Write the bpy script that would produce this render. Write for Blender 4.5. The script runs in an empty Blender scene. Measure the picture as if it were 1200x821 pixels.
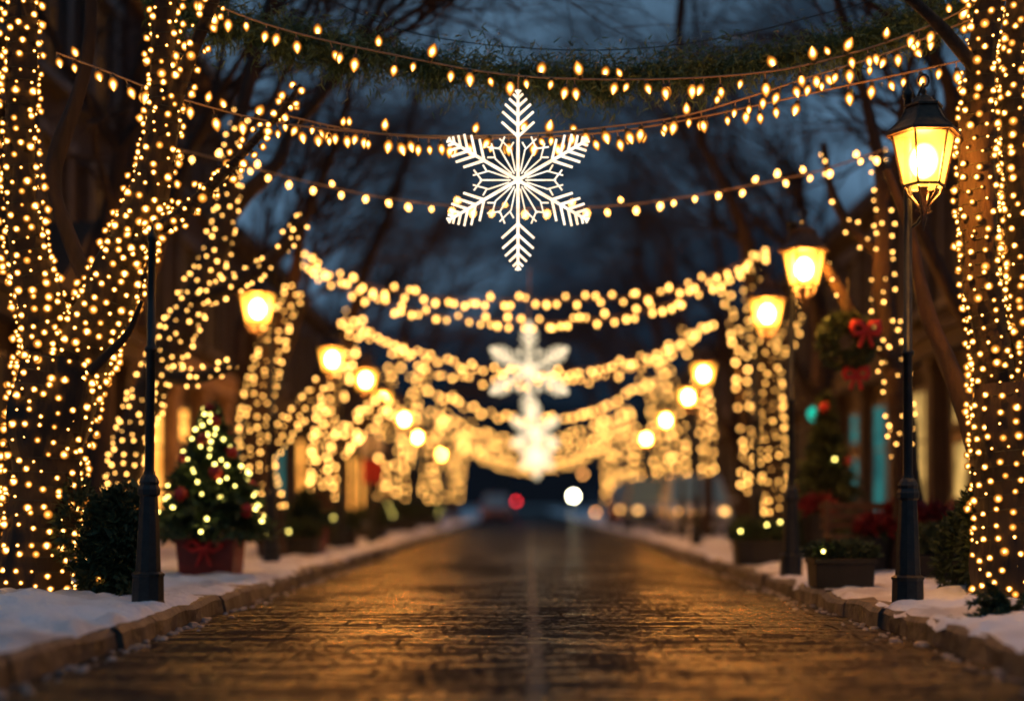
import bpy, math, random
import numpy as np
from mathutils import Vector, Matrix, noise
R = math.radians
random.seed(7); rng = np.random.default_rng(7)
scene = bpy.context.scene
COL = scene.collection
F = 1667.0; VX = 620.0; VY = 592.0; CAMH = 1.0

# ------------------------------------------------------------------ camera
cd = bpy.data.cameras.new('camera'); cam = bpy.data.objects.new('camera', cd); COL.objects.link(cam)
cam.location = (0, 0, CAMH); cam.rotation_euler = (R(90), 0, 0)
cd.lens = 50.0; cd.sensor_width = 36.0
cd.shift_x = -20/1200; cd.shift_y = 181.5/1200
cd.clip_start = 0.1; cd.clip_end = 2000
cd.dof.use_dof = True; cd.dof.focus_distance = 12.0; cd.dof.aperture_fstop = 0.05/0.15
scene.camera = cam
# ------------------------------------------------------------------ sky
W = bpy.data.worlds.new('World'); scene.world = W; W.use_nodes = True
nt = W.node_tree; N = nt.nodes; L = nt.links
for n in list(N): N.remove(n)
out = N.new('ShaderNodeOutputWorld'); bg = N.new('ShaderNodeBackground')
tc = N.new('ShaderNodeTexCoord'); mp = N.new('ShaderNodeMapping'); mp.inputs['Scale'].default_value = (2.2, 2.2, 5.0)
mp.inputs['Location'].default_value = (0.35, 0.0, 0.15)
nz = N.new('ShaderNodeTexNoise'); nz.inputs['Scale'].default_value = 1.6; nz.inputs['Detail'].default_value = 5
nz.inputs['Roughness'].default_value = 0.55; nz.inputs['Distortion'].default_value = 0.5
sp = N.new('ShaderNodeSeparateXYZ'); mr = N.new('ShaderNodeMapRange')
mr.inputs['From Min'].default_value = 0.0; mr.inputs['From Max'].default_value = 0.34
mr.inputs['To Min'].default_value = -0.20; mr.inputs['To Max'].default_value = 0.22
ad = N.new('ShaderNodeMath'); ad.operation = 'ADD'
cr = N.new('ShaderNodeValToRGB')
cr.color_ramp.elements[0].position = 0.34; cr.color_ramp.elements[0].color = (0.004, 0.006, 0.010, 1)
cr.color_ramp.elements[1].position = 0.72; cr.color_ramp.elements[1].color = (0.115, 0.220, 0.345, 1)
e = cr.color_ramp.elements.new(0.5); e.color = (0.012, 0.025, 0.045, 1)
sky = N.new('ShaderNodeTexSky'); sky.sky_type = 'NISHITA'; sky.sun_disc = False; sky.sun_elevation = R(-5); sky.sun_rotation = R(180)
vm = N.new('ShaderNodeMixRGB'); vm.blend_type = 'ADD'; vm.inputs[0].default_value = 0.05
L.new(tc.outputs['Generated'], mp.inputs['Vector']); L.new(mp.outputs[0], nz.inputs['Vector'])
L.new(tc.outputs['Generated'], sp.inputs[0]); L.new(sp.outputs['Z'], mr.inputs['Value'])
L.new(nz.outputs['Fac'], ad.inputs[0]); L.new(mr.outputs[0], ad.inputs[1]); L.new(ad.outputs[0], cr.inputs[0])
L.new(cr.outputs[0], vm.inputs[1]); L.new(sky.outputs[0], vm.inputs[2]); L.new(vm.outputs[0], bg.inputs['Color'])
bg.inputs['Strength'].default_value = 1.0; L.new(bg.outputs[0], out.inputs[0])
# ------------------------------------------------------------------ exposure, render settings
vs = scene.view_settings; scene.display_settings.display_device = 'sRGB'
vs.view_transform = 'Standard'; vs.look = 'None'; vs.exposure = -0.15; vs.gamma = 1.0; vs.use_curve_mapping = False
cy = scene.cycles
cy.use_denoising = True
try: cy.denoiser = 'OPENIMAGEDENOISE'; cy.denoising_input_passes = 'RGB_ALBEDO_NORMAL'
except Exception: pass
cy.max_bounces = 5; cy.diffuse_bounces = 2; cy.glossy_bounces = 2; cy.transparent_max_bounces = 12
cy.sample_clamp_indirect = 2.5; cy.sample_clamp_direct = 0; cy.caustics_reflective = False; cy.caustics_refractive = False
cy.pixel_filter_type = 'BLACKMAN_HARRIS'; cy.filter_width = 1.9
cy.use_light_tree = True; cy.use_adaptive_sampling = False

# ------------------------------------------------------------------ helpers
def P(px, py, d): return Vector(((px-VX)/F*d, d, CAMH+(VY-py)/F*d))
def tag(o, label=None, cat=None, group=None, kind=None):
    if label: o['label'] = label
    if cat: o['category'] = cat
    if group: o['group'] = group
    if kind: o['kind'] = kind
    return o
def empty(name, loc=(0, 0, 0), rz=0.0):
    o = bpy.data.objects.new(name, None); COL.objects.link(o); o.location = loc; o.rotation_euler = (0, 0, rz)
    o.empty_display_size = 0.2
    return o
def link(name, me, parent=None):
    o = bpy.data.objects.new(name, me); COL.objects.link(o)
    if parent: o.parent = parent
    return o
def copy_tree(o, parent=None):
    c = o.copy(); COL.objects.link(c); c.parent = parent
    for ch in [x for x in o.children]: copy_tree(ch, c)
    return c
class MB:
    """collects geometry, one mesh at the end; material slot index per call"""
    def __init__(s): s.v = []; s.f = []; s.m = []; s.sm = []
    def add(s, vs, fs, mi=0, smooth=False):
        b = len(s.v); s.v.extend([tuple(v) for v in vs])
        for f in fs:
            s.f.append(tuple(i+b for i in f)); s.m.append(mi); s.sm.append(smooth)
    def box(s, c, d, mi=0, rz=0.0, taper=1.0):
        x, y, z = d[0]/2, d[1]/2, d[2]/2; ca, sa = math.cos(rz), math.sin(rz)
        vs = []
        for k, (sx, sy, sz) in enumerate([(-1,-1,-1),(1,-1,-1),(1,1,-1),(-1,1,-1),(-1,-1,1),(1,-1,1),(1,1,1),(-1,1,1)]):
            t = taper if sz > 0 else 1.0
            X, Y = sx*x*t, sy*y*t
            vs.append((c[0]+X*ca-Y*sa, c[1]+X*sa+Y*ca, c[2]+sz*z))
        s.add(vs, [(3,2,1,0),(4,5,6,7),(0,1,5,4),(1,2,6,5),(2,3,7,6),(3,0,4,7)], mi)
    def tube(s, pts, rs, n=6, mi=0, smooth=True, cap=True, rough=0.0):
        k = len(pts)
        if k < 2: return
        pts = [Vector(p) for p in pts]
        t = (pts[1]-pts[0]).normalized()
        u = t.orthogonal().normalized()
        vs = []
        for i in range(k):
            if i == 0: tt = pts[1]-pts[0]
            elif i == k-1: tt = pts[-1]-pts[-2]
            else: tt = pts[i+1]-pts[i-1]
            if tt.length < 1e-9: tt = t
            tt = tt.normalized()
            u = (u-tt*u.dot(tt)); u = u.normalized() if u.length > 1e-6 else tt.orthogonal().normalized()
            w = tt.cross(u); r = rs[i] if hasattr(rs, '__len__') else rs
            for j in range(n):
                a = 2*math.pi*j/n
                rr = r*(1+rough*(noise.noise(Vector((pts[i].x*3+math.cos(a)*1.3, pts[i].y*3+math.sin(a)*1.3, pts[i].z*1.6))))) if rough else r
                vs.append(pts[i]+(u*math.cos(a)+w*math.sin(a))*rr)
        fs = []
        for i in range(k-1):
            for j in range(n):
                a = i*n+j; b = i*n+(j+1) % n
                fs.append((a, b, b+n, a+n))
        s.add(vs, fs, mi, smooth)
        if cap:
            s.add(vs[:n], [tuple(range(n-1, -1, -1))], mi); s.add(vs[-n:], [tuple(range(n))], mi)
    def lathe(s, prof, n=12, c=(0, 0, 0), mi=0, smooth=True, phase=0.0):
        vs = []; fs = []
        for (r, z) in prof:
            for j in range(n):
                a = 2*math.pi*j/n+phase
                vs.append((c[0]+r*math.cos(a), c[1]+r*math.sin(a), c[2]+z))
        for i in range(len(prof)-1):
            for j in range(n):
                a = i*n+j; b = i*n+(j+1) % n
                fs.append((a, b, b+n, a+n))
        s.add(vs, fs, mi, smooth)
        s.add(vs[:n], [tuple(range(n-1, -1, -1))], mi); s.add(vs[-n:], [tuple(range(n))], mi)
    def prism(s, poly, y0, y1, mi=0, axis='y'):
        n = len(poly)
        if axis == 'y': vs = [(a, y0, b) for a, b in poly]+[(a, y1, b) for a, b in poly]
        elif axis == 'x': vs = [(y0, a, b) for a, b in poly]+[(y1, a, b) for a, b in poly]
        else: vs = [(a, b, y0) for a, b in poly]+[(a, b, y1) for a, b in poly]
        fs = [tuple(range(n)), tuple(range(2*n-1, n-1, -1))]+[(i, i+n, (i+1) % n+n, (i+1) % n) for i in range(n)]
        s.add(vs, fs, mi)
    def mesh(s, name, mats):
        me = bpy.data.meshes.new(name); me.from_pydata(s.v, [], s.f)
        for m in (mats if isinstance(mats, (list, tuple)) else [mats]): me.materials.append(m)
        me.polygons.foreach_set('material_index', s.m); me.polygons.foreach_set('use_smooth', s.sm)
        me.update(); return me
    def build(s, name, mats, parent=None): return link(name, s.mesh(name, mats), parent)
def bevel(o, w=0.01, seg=2):
    m = o.modifiers.new('bevel', 'BEVEL'); m.width = w; m.segments = seg; m.limit_method = 'ANGLE'; return o

# ------------------------------------------------------------------ materials
def mat(name):
    m = bpy.data.materials.new(name); m.use_nodes = True
    return m, m.node_tree.nodes, m.node_tree.links, m.node_tree.nodes['Principled BSDF']
def pbr(name, col, rough=0.6, metal=0.0, col2=None, nscale=8.0, bump=0.0, bscale=30.0, detail=6, stretch=None, spec=None):
    m, n, l, b = mat(name)
    b.inputs['Roughness'].default_value = rough; b.inputs['Metallic'].default_value = metal
    if spec is not None: b.inputs['Specular IOR Level'].default_value = spec
    b.inputs['Base Color'].default_value = (*col, 1)
    tc = n.new('ShaderNodeTexCoord'); mp = n.new('ShaderNodeMapping'); l.new(tc.outputs['Object'], mp.inputs[0])
    if stretch: mp.inputs['Scale'].default_value = stretch
    if col2:
        z = n.new('ShaderNodeTexNoise'); z.inputs['Scale'].default_value = nscale; z.inputs['Detail'].default_value = detail
        r = n.new('ShaderNodeValToRGB'); r.color_ramp.elements[0].position = .35; r.color_ramp.elements[1].position = .65
        r.color_ramp.elements[0].color = (*col, 1); r.color_ramp.elements[1].color = (*col2, 1)
        l.new(mp.outputs[0], z.inputs[0]); l.new(z.outputs[0], r.inputs[0]); l.new(r.outputs[0], b.inputs['Base Color'])
    if bump:
        z2 = n.new('ShaderNodeTexNoise'); z2.inputs['Scale'].default_value = bscale; z2.inputs['Detail'].default_value = detail
        bp = n.new('ShaderNodeBump'); bp.inputs['Strength'].default_value = bump; bp.inputs['Distance'].default_value = 0.02
        l.new(mp.outputs[0], z2.inputs[0]); l.new(z2.outputs[0], bp.inputs['Height']); l.new(bp.outputs[0], b.inputs['Normal'])
    return m
def glow(name, hot, rim, sh, sr, sampling='NONE', halo=False, burner=False):
    """lamp emission by view angle: hot core fading to an amber rim, a painted glow"""
    m = bpy.data.materials.new(name); m.use_nodes = True; n = m.node_tree.nodes; l = m.node_tree.links
    for x in list(n): n.remove(x)
    o = n.new('ShaderNodeOutputMaterial'); lw = n.new('ShaderNodeLayerWeight'); lw.inputs['Blend'].default_value = 0.5
    a = n.new('ShaderNodeEmission'); k = n.new('ShaderNodeValToRGB'); e = k.color_ramp.elements
    q = lambda c, f: (*[min(1, v*f/sh) for v in c], 1)
    e[0].position = .0; e[0].color = q(hot, sh); e[1].position = 1.0; e[1].color = q(rim, sr*.12 if halo else sr)
    if halo:
        x = e.new(.04); x.color = q(hot, sh*.7); x = e.new(.12); x.color = q((1, .42, .06), 2.4); x = e.new(.28); x.color = q(rim, sr); x = e.new(.55); x.color = q(rim, sr*.35)  # amber halo painted into the near bulbs' own emission
    if burner:
        x = e.new(.22); x.color = q(hot, sh); x = e.new(.42); x.color = q(hot, 60); x = e.new(.7); x.color = q((1, .46, .08), 5)
    a.inputs[1].default_value = sh
    l.new(lw.outputs['Facing'], k.inputs[0]); l.new(k.outputs[0], a.inputs[0]); l.new(a.outputs[0], o.inputs[0])
    m.cycles.emission_sampling = sampling
    return m
def emit(name, col, s, sampling='AUTO'):
    m = bpy.data.materials.new(name); m.use_nodes = True; n = m.node_tree.nodes; l = m.node_tree.links
    for x in list(n): n.remove(x)
    o = n.new('ShaderNodeOutputMaterial'); a = n.new('ShaderNodeEmission'); a.inputs[0].default_value = (*col, 1); a.inputs[1].default_value = s
    l.new(a.outputs[0], o.inputs[0]); m.cycles.emission_sampling = sampling
    return m
def window_glow(name, c1, c2, s, scale=1.2):
    m = emit(name, c1, s); n = m.node_tree.nodes; l = m.node_tree.links
    tc = n.new('ShaderNodeTexCoord'); z = n.new('ShaderNodeTexNoise'); z.inputs['Scale'].default_value = scale; z.inputs['Detail'].default_value = 3
    r = n.new('ShaderNodeValToRGB'); r.color_ramp.elements[0].position = .35; r.color_ramp.elements[1].position = .68
    r.color_ramp.elements[0].color = (*c2, 1); r.color_ramp.elements[1].color = (*c1, 1)
    l.new(tc.outputs['Object'], z.inputs[0]); l.new(z.outputs[0], r.inputs[0])
    l.new(r.outputs[0], [x for x in n if x.type == 'EMISSION'][0].inputs[0])
    return m

M = {}
M['bark'] = pbr('bark', (.018, .010, .007), .85, col2=(.050, .026, .014), nscale=9, bump=1.0, bscale=22, stretch=(1, 1, .25))
M['iron'] = pbr('black_iron', (.012, .016, .018), .42, .3, col2=(.022, .026, .027), nscale=14, bump=.25, bscale=60)
M['bronze'] = pbr('lantern_metal', (.05, .032, .022), .45, .5, col2=(.10, .055, .032), nscale=14, bump=.3, bscale=50)
M['wire'] = pbr('green_wire', (.03, .03, .02), .6)
M['cable'] = pbr('brown_cable', (.45, .26, .12), .5)
M['socket'] = pbr('bulb_socket', (.05, .04, .025), .5)
M['leaf'] = pbr('evergreen', (.020, .045, .018), .7, col2=(.06, .085, .03), nscale=6)
M['fir'] = pbr('fir_needles', (.05, .105, .04), .6, col2=(.13, .17, .06), nscale=5)
M['leaf2'] = pbr('boxwood', (.018, .04, .016), .7, col2=(.045, .07, .025), nscale=5)
M['red'] = pbr('red_cloth', (.60, .02, .015), .55, col2=(.32, .012, .01), nscale=6, bump=.3)
M['redpot'] = pbr('red_pot', (.22, .02, .015), .5, col2=(.12, .012, .01), nscale=4)
M['redleaf'] = pbr('poinsettia_red', (.20, .009, .009), .7, col2=(.14, .006, .008), nscale=8)
M['planter'] = pbr('dark_planter', (.008, .009, .008), .6, col2=(.016, .014, .012), nscale=5, bump=.3)
M['wood'] = pbr('bench_wood', (.09, .045, .022), .6, col2=(.05, .025, .013), nscale=10, bump=.3, stretch=(1, 1, 8))
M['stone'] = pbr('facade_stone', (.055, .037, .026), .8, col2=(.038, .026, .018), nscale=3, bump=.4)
M['warmstone'] = pbr('lamplit_stone', (.34, .22, .13), .8, col2=(.24, .15, .09), nscale=3, bump=.4)  # paler warm copy of the facade stone, golden light put into its colour
M['trim'] = pbr('painted_trim', (.085, .075, .072), .6, col2=(.06, .053, .05), nscale=4)
M['slate'] = pbr('roof_slate', (.05, .05, .055), .7, col2=(.08, .08, .08), nscale=6, bump=.4)
M['door'] = pbr('door_paint', (.10, .035, .02), .5, col2=(.07, .025, .015), nscale=5)
M['rubber'] = pbr('rubber', (.015, .015, .015), .8)
M['chrome'] = pbr('chrome', (.5, .5, .5), .2, 1.0)
M['skyglass'] = pbr('sky_tinted_glass', (.10, .20, .29), .22, spec=.9)  # blue sky reflection painted into the car window colour
M['white'] = pbr('white_board', (.6, .6, .58), .6, col2=(.5, .5, .48), nscale=4)
GOLD = (1.0, .49, .085); AMB = (1.0, .30, .035)
M['b_near'] = glow('bulb_halo_near', (1, .52, .13), AMB, 13, .9, halo=True)
M['b_mini'] = glow('mini_bulb_halo', (1, .52, .13), AMB, 15, 1.0, halo=True)
M['b_mid'] = glow('bulb_glass_mid', (1, .49, .11), (1, .38, .05), 12, 5)
M['b_far'] = glow('bulb_glass_far', (1, .49, .085), (1, .42, .06), 22, 13)
M['b_vfar'] = glow('bulb_glass_distant', (1, .49, .115), (1, .41, .07), 20, 13)
M['b_green'] = glow('xmas_bulb_glass', (.95, .75, .18), (.8, .6, .1), 13, 6)
M['flake'] = window_glow('lit_snowflake', (1, .90, .74), (1, .72, .45), 1.9, 9); M['flake'].cycles.emission_sampling = 'NONE'
M['flake_far'] = emit('lit_snowflake_far', (1, .80, .50), 2.1, 'NONE')
M['burner'] = glow('lamp_burner', (1, .38, .06), (1, .42, .05), 1200, 1.6, 'FRONT', burner=True)
M['head'] = emit('headlamp_lens', (1, .9, .6), 60, 'NONE')
M['tail'] = emit('tail_lamp_lens', (1, .02, .01), 14, 'NONE')
M['redsig'] = emit('red_signal_lens', (1, .03, .04), 9, 'NONE')
M['amberglint'] = emit('headlamp_amber_glint', (1, .50, .14), 5, 'NONE')  # glow added on the parked cars' headlamps in place of orange reflections
M['tealamp'] = emit('teal_lamp_glass', (.01, .5, .35), 1.6, 'NONE')
M['orangelamp'] = emit('small_orange_lamp', (1, .4, .1), 14, 'NONE')
M['win_warm'] = window_glow('lit_window_warm', (1, .42, .07), (.40, .12, .014), 4.0)
M['win_shop'] = window_glow('lit_shop_window', (1, .58, .16), (.30, .18, .05), 1.3, 1.6)
M['win_teal'] = window_glow('lit_teal_window', (.05, .32, .30), (.01, .08, .09), .9)
M['win_dim'] = window_glow('dim_window', (.12, .05, .015), (.015, .01, .008), .6)
M['porch'] = emit('porch_lamp_glass', (1, .42, .08), 45)
# lantern glass: clear amber mixed with emission that paints in the burner's glow
m = bpy.data.materials.new('lantern_glass'); m.use_nodes = True; n = m.node_tree.nodes; l = m.node_tree.links
for x in list(n): n.remove(x)
o_ = n.new('ShaderNodeOutputMaterial'); tr = n.new('ShaderNodeBsdfTransparent'); tr.inputs[0].default_value = (1, .86, .6, 1)
em = n.new('ShaderNodeEmission'); em.inputs[0].default_value = (1, .44, .05, 1)
tcn = n.new('ShaderNodeTexCoord'); ln = n.new('ShaderNodeVectorMath'); ln.operation = 'LENGTH'
rmp = n.new('ShaderNodeMapRange'); rmp.inputs['From Min'].default_value = .19; rmp.inputs['From Max'].default_value = .36
rmp.inputs['To Min'].default_value = 10.0; rmp.inputs['To Max'].default_value = 1.8
zz = n.new('ShaderNodeTexNoise'); zz.inputs['Scale'].default_value = 5
ml = n.new('ShaderNodeMath'); ml.operation = 'MULTIPLY'; mz = n.new('ShaderNodeMapRange'); mz.inputs['To Min'].default_value = .5; mz.inputs['To Max'].default_value = 1.5
l.new(tcn.outputs['Object'], ln.inputs[0]); l.new(ln.outputs['Value'], rmp.inputs['Value']); l.new(tcn.outputs['Object'], zz.inputs[0]); l.new(zz.outputs[0], mz.inputs['Value'])
l.new(rmp.outputs[0], ml.inputs[0]); l.new(mz.outputs[0], ml.inputs[1]); l.new(ml.outputs[0], em.inputs[1])
mx = n.new('ShaderNodeMixShader'); mx.inputs[0].default_value = .55
l.new(tr.outputs[0], mx.inputs[1]); l.new(em.outputs[0], mx.inputs[2]); l.new(mx.outputs[0], o_.inputs[0]); m.cycles.emission_sampling = 'NONE'
M['lglass'] = m
# brick walls
def brick(name, c1, c2):
    m, n, l, b = mat(name); tc = n.new('ShaderNodeTexCoord'); mp = n.new('ShaderNodeMapping'); mp.inputs['Rotation'].default_value = (R(90), 0, R(90))
    k = n.new('ShaderNodeTexBrick'); k.inputs['Color1'].default_value = (*c1, 1); k.inputs['Color2'].default_value = (*c2, 1); k.inputs['Mortar'].default_value = (.045, .035, .03, 1)
    k.inputs['Scale'].default_value = 1; k.inputs['Brick Width'].default_value = .22; k.inputs['Row Height'].default_value = .075; k.inputs['Mortar Size'].default_value = .008
    sx = n.new('ShaderNodeSeparateXYZ'); cx = n.new('ShaderNodeCombineXYZ')
    l.new(tc.outputs['Object'], sx.inputs[0]); l.new(sx.outputs['Y'], cx.inputs['X']); l.new(sx.outputs['Z'], cx.inputs['Y']); l.new(cx.outputs[0], k.inputs[0])
    l.new(k.outputs[0], b.inputs['Base Color']); b.inputs['Roughness'].default_value = .85
    return m
M['brick1'] = brick('red_brick', (.045, .018, .012), (.03, .012, .009)); M['brick2'] = brick('brown_brick', (.04, .023, .016), (.028, .017, .012))
M['brick3'] = brick('dark_brick', (.03, .016, .012), (.02, .012, .010))
# wet paved road
m, n, l, b = mat('wet_pavers'); M['road'] = m
def nd(t, **k):
    x = n.new(t)
    for a, v in k.items(): x.inputs[a].default_value = v
    return x
def mth(op, a, b_=None, c=None):
    x = n.new('ShaderNodeMath'); x.operation = op
    for i_, v in enumerate((a, b_, c)):
        if v is None: continue
        if isinstance(v, (int, float)): x.inputs[i_].default_value = v
        else: l.new(v, x.inputs[i_])
    return x.outputs[0]
def rng_(v, a, b_, c, d_):
    x = nd('ShaderNodeMapRange'); x.inputs['From Min'].default_value = a; x.inputs['From Max'].default_value = b_; x.inputs['To Min'].default_value = c; x.inputs['To Max'].default_value = d_
    l.new(v, x.inputs['Value']); return x.outputs[0]
tc = n.new('ShaderNodeTexCoord')
def ntex(scale, det, rough, st_=(1, 1, 1), loc=(0, 0, 0)):
    mp = nd('ShaderNodeMapping'); mp.inputs['Scale'].default_value = st_; mp.inputs['Location'].default_value = loc; l.new(tc.outputs['Object'], mp.inputs[0])
    x = nd('ShaderNodeTexNoise'); x.inputs['Scale'].default_value = scale; x.inputs['Detail'].default_value = det; x.inputs['Roughness'].default_value = rough; l.new(mp.outputs[0], x.inputs[0]); return x
wn = ntex(1.3, 4, .6)
wv = n.new('ShaderNodeMixRGB'); wv.blend_type = 'LINEAR_LIGHT'; wv.inputs[0].default_value = .11; l.new(tc.outputs['Object'], wv.inputs[1]); l.new(wn.outputs['Color'], wv.inputs[2])
bk = n.new('ShaderNodeTexBrick'); bk.inputs['Scale'].default_value = 1; bk.inputs['Brick Width'].default_value = .62; bk.inputs['Row Height'].default_value = .46
bk.inputs['Mortar Size'].default_value = .022; bk.inputs['Mortar Smooth'].default_value = .6; bk.offset = .5
bk.inputs['Color1'].default_value = (1, 1, 1, 1); bk.inputs['Color2'].default_value = (.25, .25, .25, 1); bk.inputs['Mortar'].default_value = (0, 0, 0, 1); l.new(wv.outputs[0], bk.inputs[0])
bw = mth('MULTIPLY', bk.outputs['Color'], 1.0)
fine = ntex(16, 6, .75, (1, .45, 1)).outputs[0]       # grit, about 6 cm across and 14 cm along the street
streak = ntex(2.2, 6, .65, (.55, 2.2, 1)).outputs[0]   # worn bands lying across the street
big = ntex(.45, 5, .6, (1, .5, 1), (3, 1, 0)).outputs[0]   # wet and drier areas
gap = mth('MULTIPLY', bk.outputs['Fac'], rng_(ntex(1.1, 4, .6, (1, 1, 1), (9, 2, 0)).outputs[0], .40, .60, .05, .95))
c1 = n.new('ShaderNodeValToRGB'); c1.color_ramp.elements[0].position = .35; c1.color_ramp.elements[1].position = .68
c1.color_ramp.elements[0].color = (.012, .010, .010, 1); c1.color_ramp.elements[1].color = (.040, .035, .032, 1); l.new(mth('ADD', mth('MULTIPLY', streak, .6), mth('MULTIPLY', fine, .4)), c1.inputs[0])
sx_ = nd('ShaderNodeSeparateXYZ'); l.new(wv.outputs[0], sx_.inputs[0]); seam = mth('MULTIPLY', rng_(mth('ABSOLUTE', mth('ADD', sx_.outputs['X'], -.04)), .035, .075, 1, 0), rng_(streak, .40, .56, .15, 1))
cs = n.new('ShaderNodeMixRGB'); l.new(mth('MULTIPLY', seam, .8), cs.inputs[0]); l.new(c1.outputs[0], cs.inputs[1]); cs.inputs[2].default_value = (.20, .16, .12, 1)
l.new(cs.outputs[0], b.inputs['Base Color'])
dry = mth('ADD', mth('ADD', mth('MULTIPLY', rng_(streak, .40, .62, 0, 1), .45), mth('MULTIPLY', rng_(fine, .42, .60, 0, 1), .35)), mth('MULTIPLY', rng_(big, .38, .62, 0, 1), .25))
ro = mth('ADD', rng_(dry, .15, .9, .17, .42), mth('MULTIPLY', gap, .4)); l.new(ro, b.inputs['Roughness'])
spv = mth('MULTIPLY', rng_(dry, .1, .95, .9, .3), mth('SUBTRACT', 1.0, mth('MULTIPLY', gap, .95))); l.new(spv, b.inputs['Specular IOR Level'])
hgt = mth('ADD', mth('ADD', mth('MULTIPLY', fine, .55), mth('MULTIPLY', streak, 1.2)), mth('ADD', mth('MULTIPLY', gap, -.9), mth('MULTIPLY', bw, .25)))
bp = n.new('ShaderNodeBump'); bp.inputs['Strength'].default_value = 1.0; bp.inputs['Distance'].default_value = .02
l.new(hgt, bp.inputs['Height']); l.new(bp.outputs[0], b.inputs['Normal'])
df = n.new('ShaderNodeBsdfDiffuse'); l.new(cs.outputs[0], df.inputs[0]); l.new(bp.outputs[0], df.inputs[1]); mxr = n.new('ShaderNodeMixShader')
l.new(mth('MAXIMUM', rng_(dry, .17, .61, .22, .975), gap), mxr.inputs[0]); l.new(b.outputs[0], mxr.inputs[1]); l.new(df.outputs[0], mxr.inputs[2])
l.new(mxr.outputs[0], [x for x in n if x.type == 'OUTPUT_MATERIAL'][0].inputs[0])
# snow
m, n, l, b = mat('snow'); M['snow'] = m
b.inputs['Base Color'].default_value = (.80, .80, .82, 1); b.inputs['Roughness'].default_value = .65
tc = n.new('ShaderNodeTexCoord'); za = n.new('ShaderNodeTexNoise'); za.inputs['Scale'].default_value = 9; za.inputs['Detail'].default_value = 6
zb = n.new('ShaderNodeTexNoise'); zb.inputs['Scale'].default_value = 1.1; zb.inputs['Detail'].default_value = 5
l.new(tc.outputs['Object'], za.inputs[0]); l.new(tc.outputs['Object'], zb.inputs[0])
rc = n.new('ShaderNodeValToRGB'); rc.color_ramp.elements[0].position = .32; rc.color_ramp.elements[0].color = (.50, .47, .46, 1); rc.color_ramp.elements[1].position = .55; rc.color_ramp.elements[1].color = (.78, .80, .84, 1)
l.new(zb.outputs[0], rc.inputs[0]); l.new(rc.outputs[0], b.inputs['Base Color'])
bp = n.new('ShaderNodeBump'); bp.inputs['Strength'].default_value = .9; bp.inputs['Distance'].default_value = .05; l.new(za.outputs[0], bp.inputs['Height']); l.new(bp.outputs[0], b.inputs['Normal'])
M['kerb'] = pbr('dirty_kerb_stone', (.025, .020, .017), .55, col2=(.12, .095, .075), nscale=4, bump=.9, bscale=14)
M['soil'] = pbr('frozen_ground', (.05, .045, .04), .9, col2=(.3, .3, .31), nscale=.2)

# ------------------------------------------------------------------ ground, road, kerbs, snowy pavements
def sheet(name, x0, x1, y0, y1, z, m):
    b = MB(); b.add([(x0, y0, z), (x1, y0, z), (x1, y1, z), (x0, y1, z)], [(0, 1, 2, 3)]); return tag(b.build(name, m), kind='structure')
sheet('ground', -600, 600, -60, 1500, -.03, M['soil'])
sheet('road', -3.3, 3.3, -10, 400, 0.0, M['road'])
KX = 2.85
for s, nm in ((-1, 'kerb'), (1, 'kerb')):
    b = MB(); y = 2.0
    while y < 200:
        ln_ = random.uniform(.85, 1.35) if y < 40 else 8.0
        wob = random.uniform(-.03, .03); hz = .165+random.uniform(-.012, .012)
        prof = [(KX+wob, -.02), (KX+wob+.015, hz-.04), (KX+wob+.05, hz), (KX+wob+.26, hz+.005), (KX+wob+.26, -.02)]
        nseg = 5 if y < 40 else 1; ys = [y+.006+(ln_-.012)*i/nseg for i in range(nseg+1)]
        vs = []
        for yy in ys:
            for (a, c) in prof:
                q = noise.noise(Vector((a*3, yy*3.1, c*4+s)))*.04
                vs.append((s*(a+q), yy, c+q*.6 if c > 0 else c))
        fs = []
        for i in range(nseg):
            for j in range(4): fs.append((i*5+j, i*5+j+1, i*5+j+6, i*5+j+5))
        fs += [(0, 1, 2, 3, 4), tuple(nseg*5+j for j in (4, 3, 2, 1, 0))]
        b.add(vs, fs, 0, False); y += ln_
    o = b.build(nm, M['kerb']); tag(o, kind='structure')
def fbm(x, y, sc, o=4):
    v = 0; a = 1; t = 0
    for i in range(o): v += a*noise.noise(Vector((x*sc, y*sc, 7.7*i+3))); t += a; a *= .5; sc *= 2.1
    return v/t
def snow_z(x, y):
    s = 1 if x > 0 else -1
    z = .19+.045*fbm(x, y, .9)+.10*fbm(x, y, 2.4)-.045*abs(fbm(x+9, y, 2.0))+.045*fbm(x, y, 8)
    if s < 0: # bank round the first tree and post
        z += .09*math.exp(-((x+4.2)/1.0)**2-((y-11.5)/1.6)**2)*(1+.9*fbm(x, y, 2.2))+.05*math.exp(-((x+4.0)/1.1)**2-((y-9.3)/2.2)**2)
    else: z += .06*math.exp(-((x-4.1)/.9)**2-((y-10.6)/1.8)**2)*(1+.8*fbm(x, y, 2.2))
    return z
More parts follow.
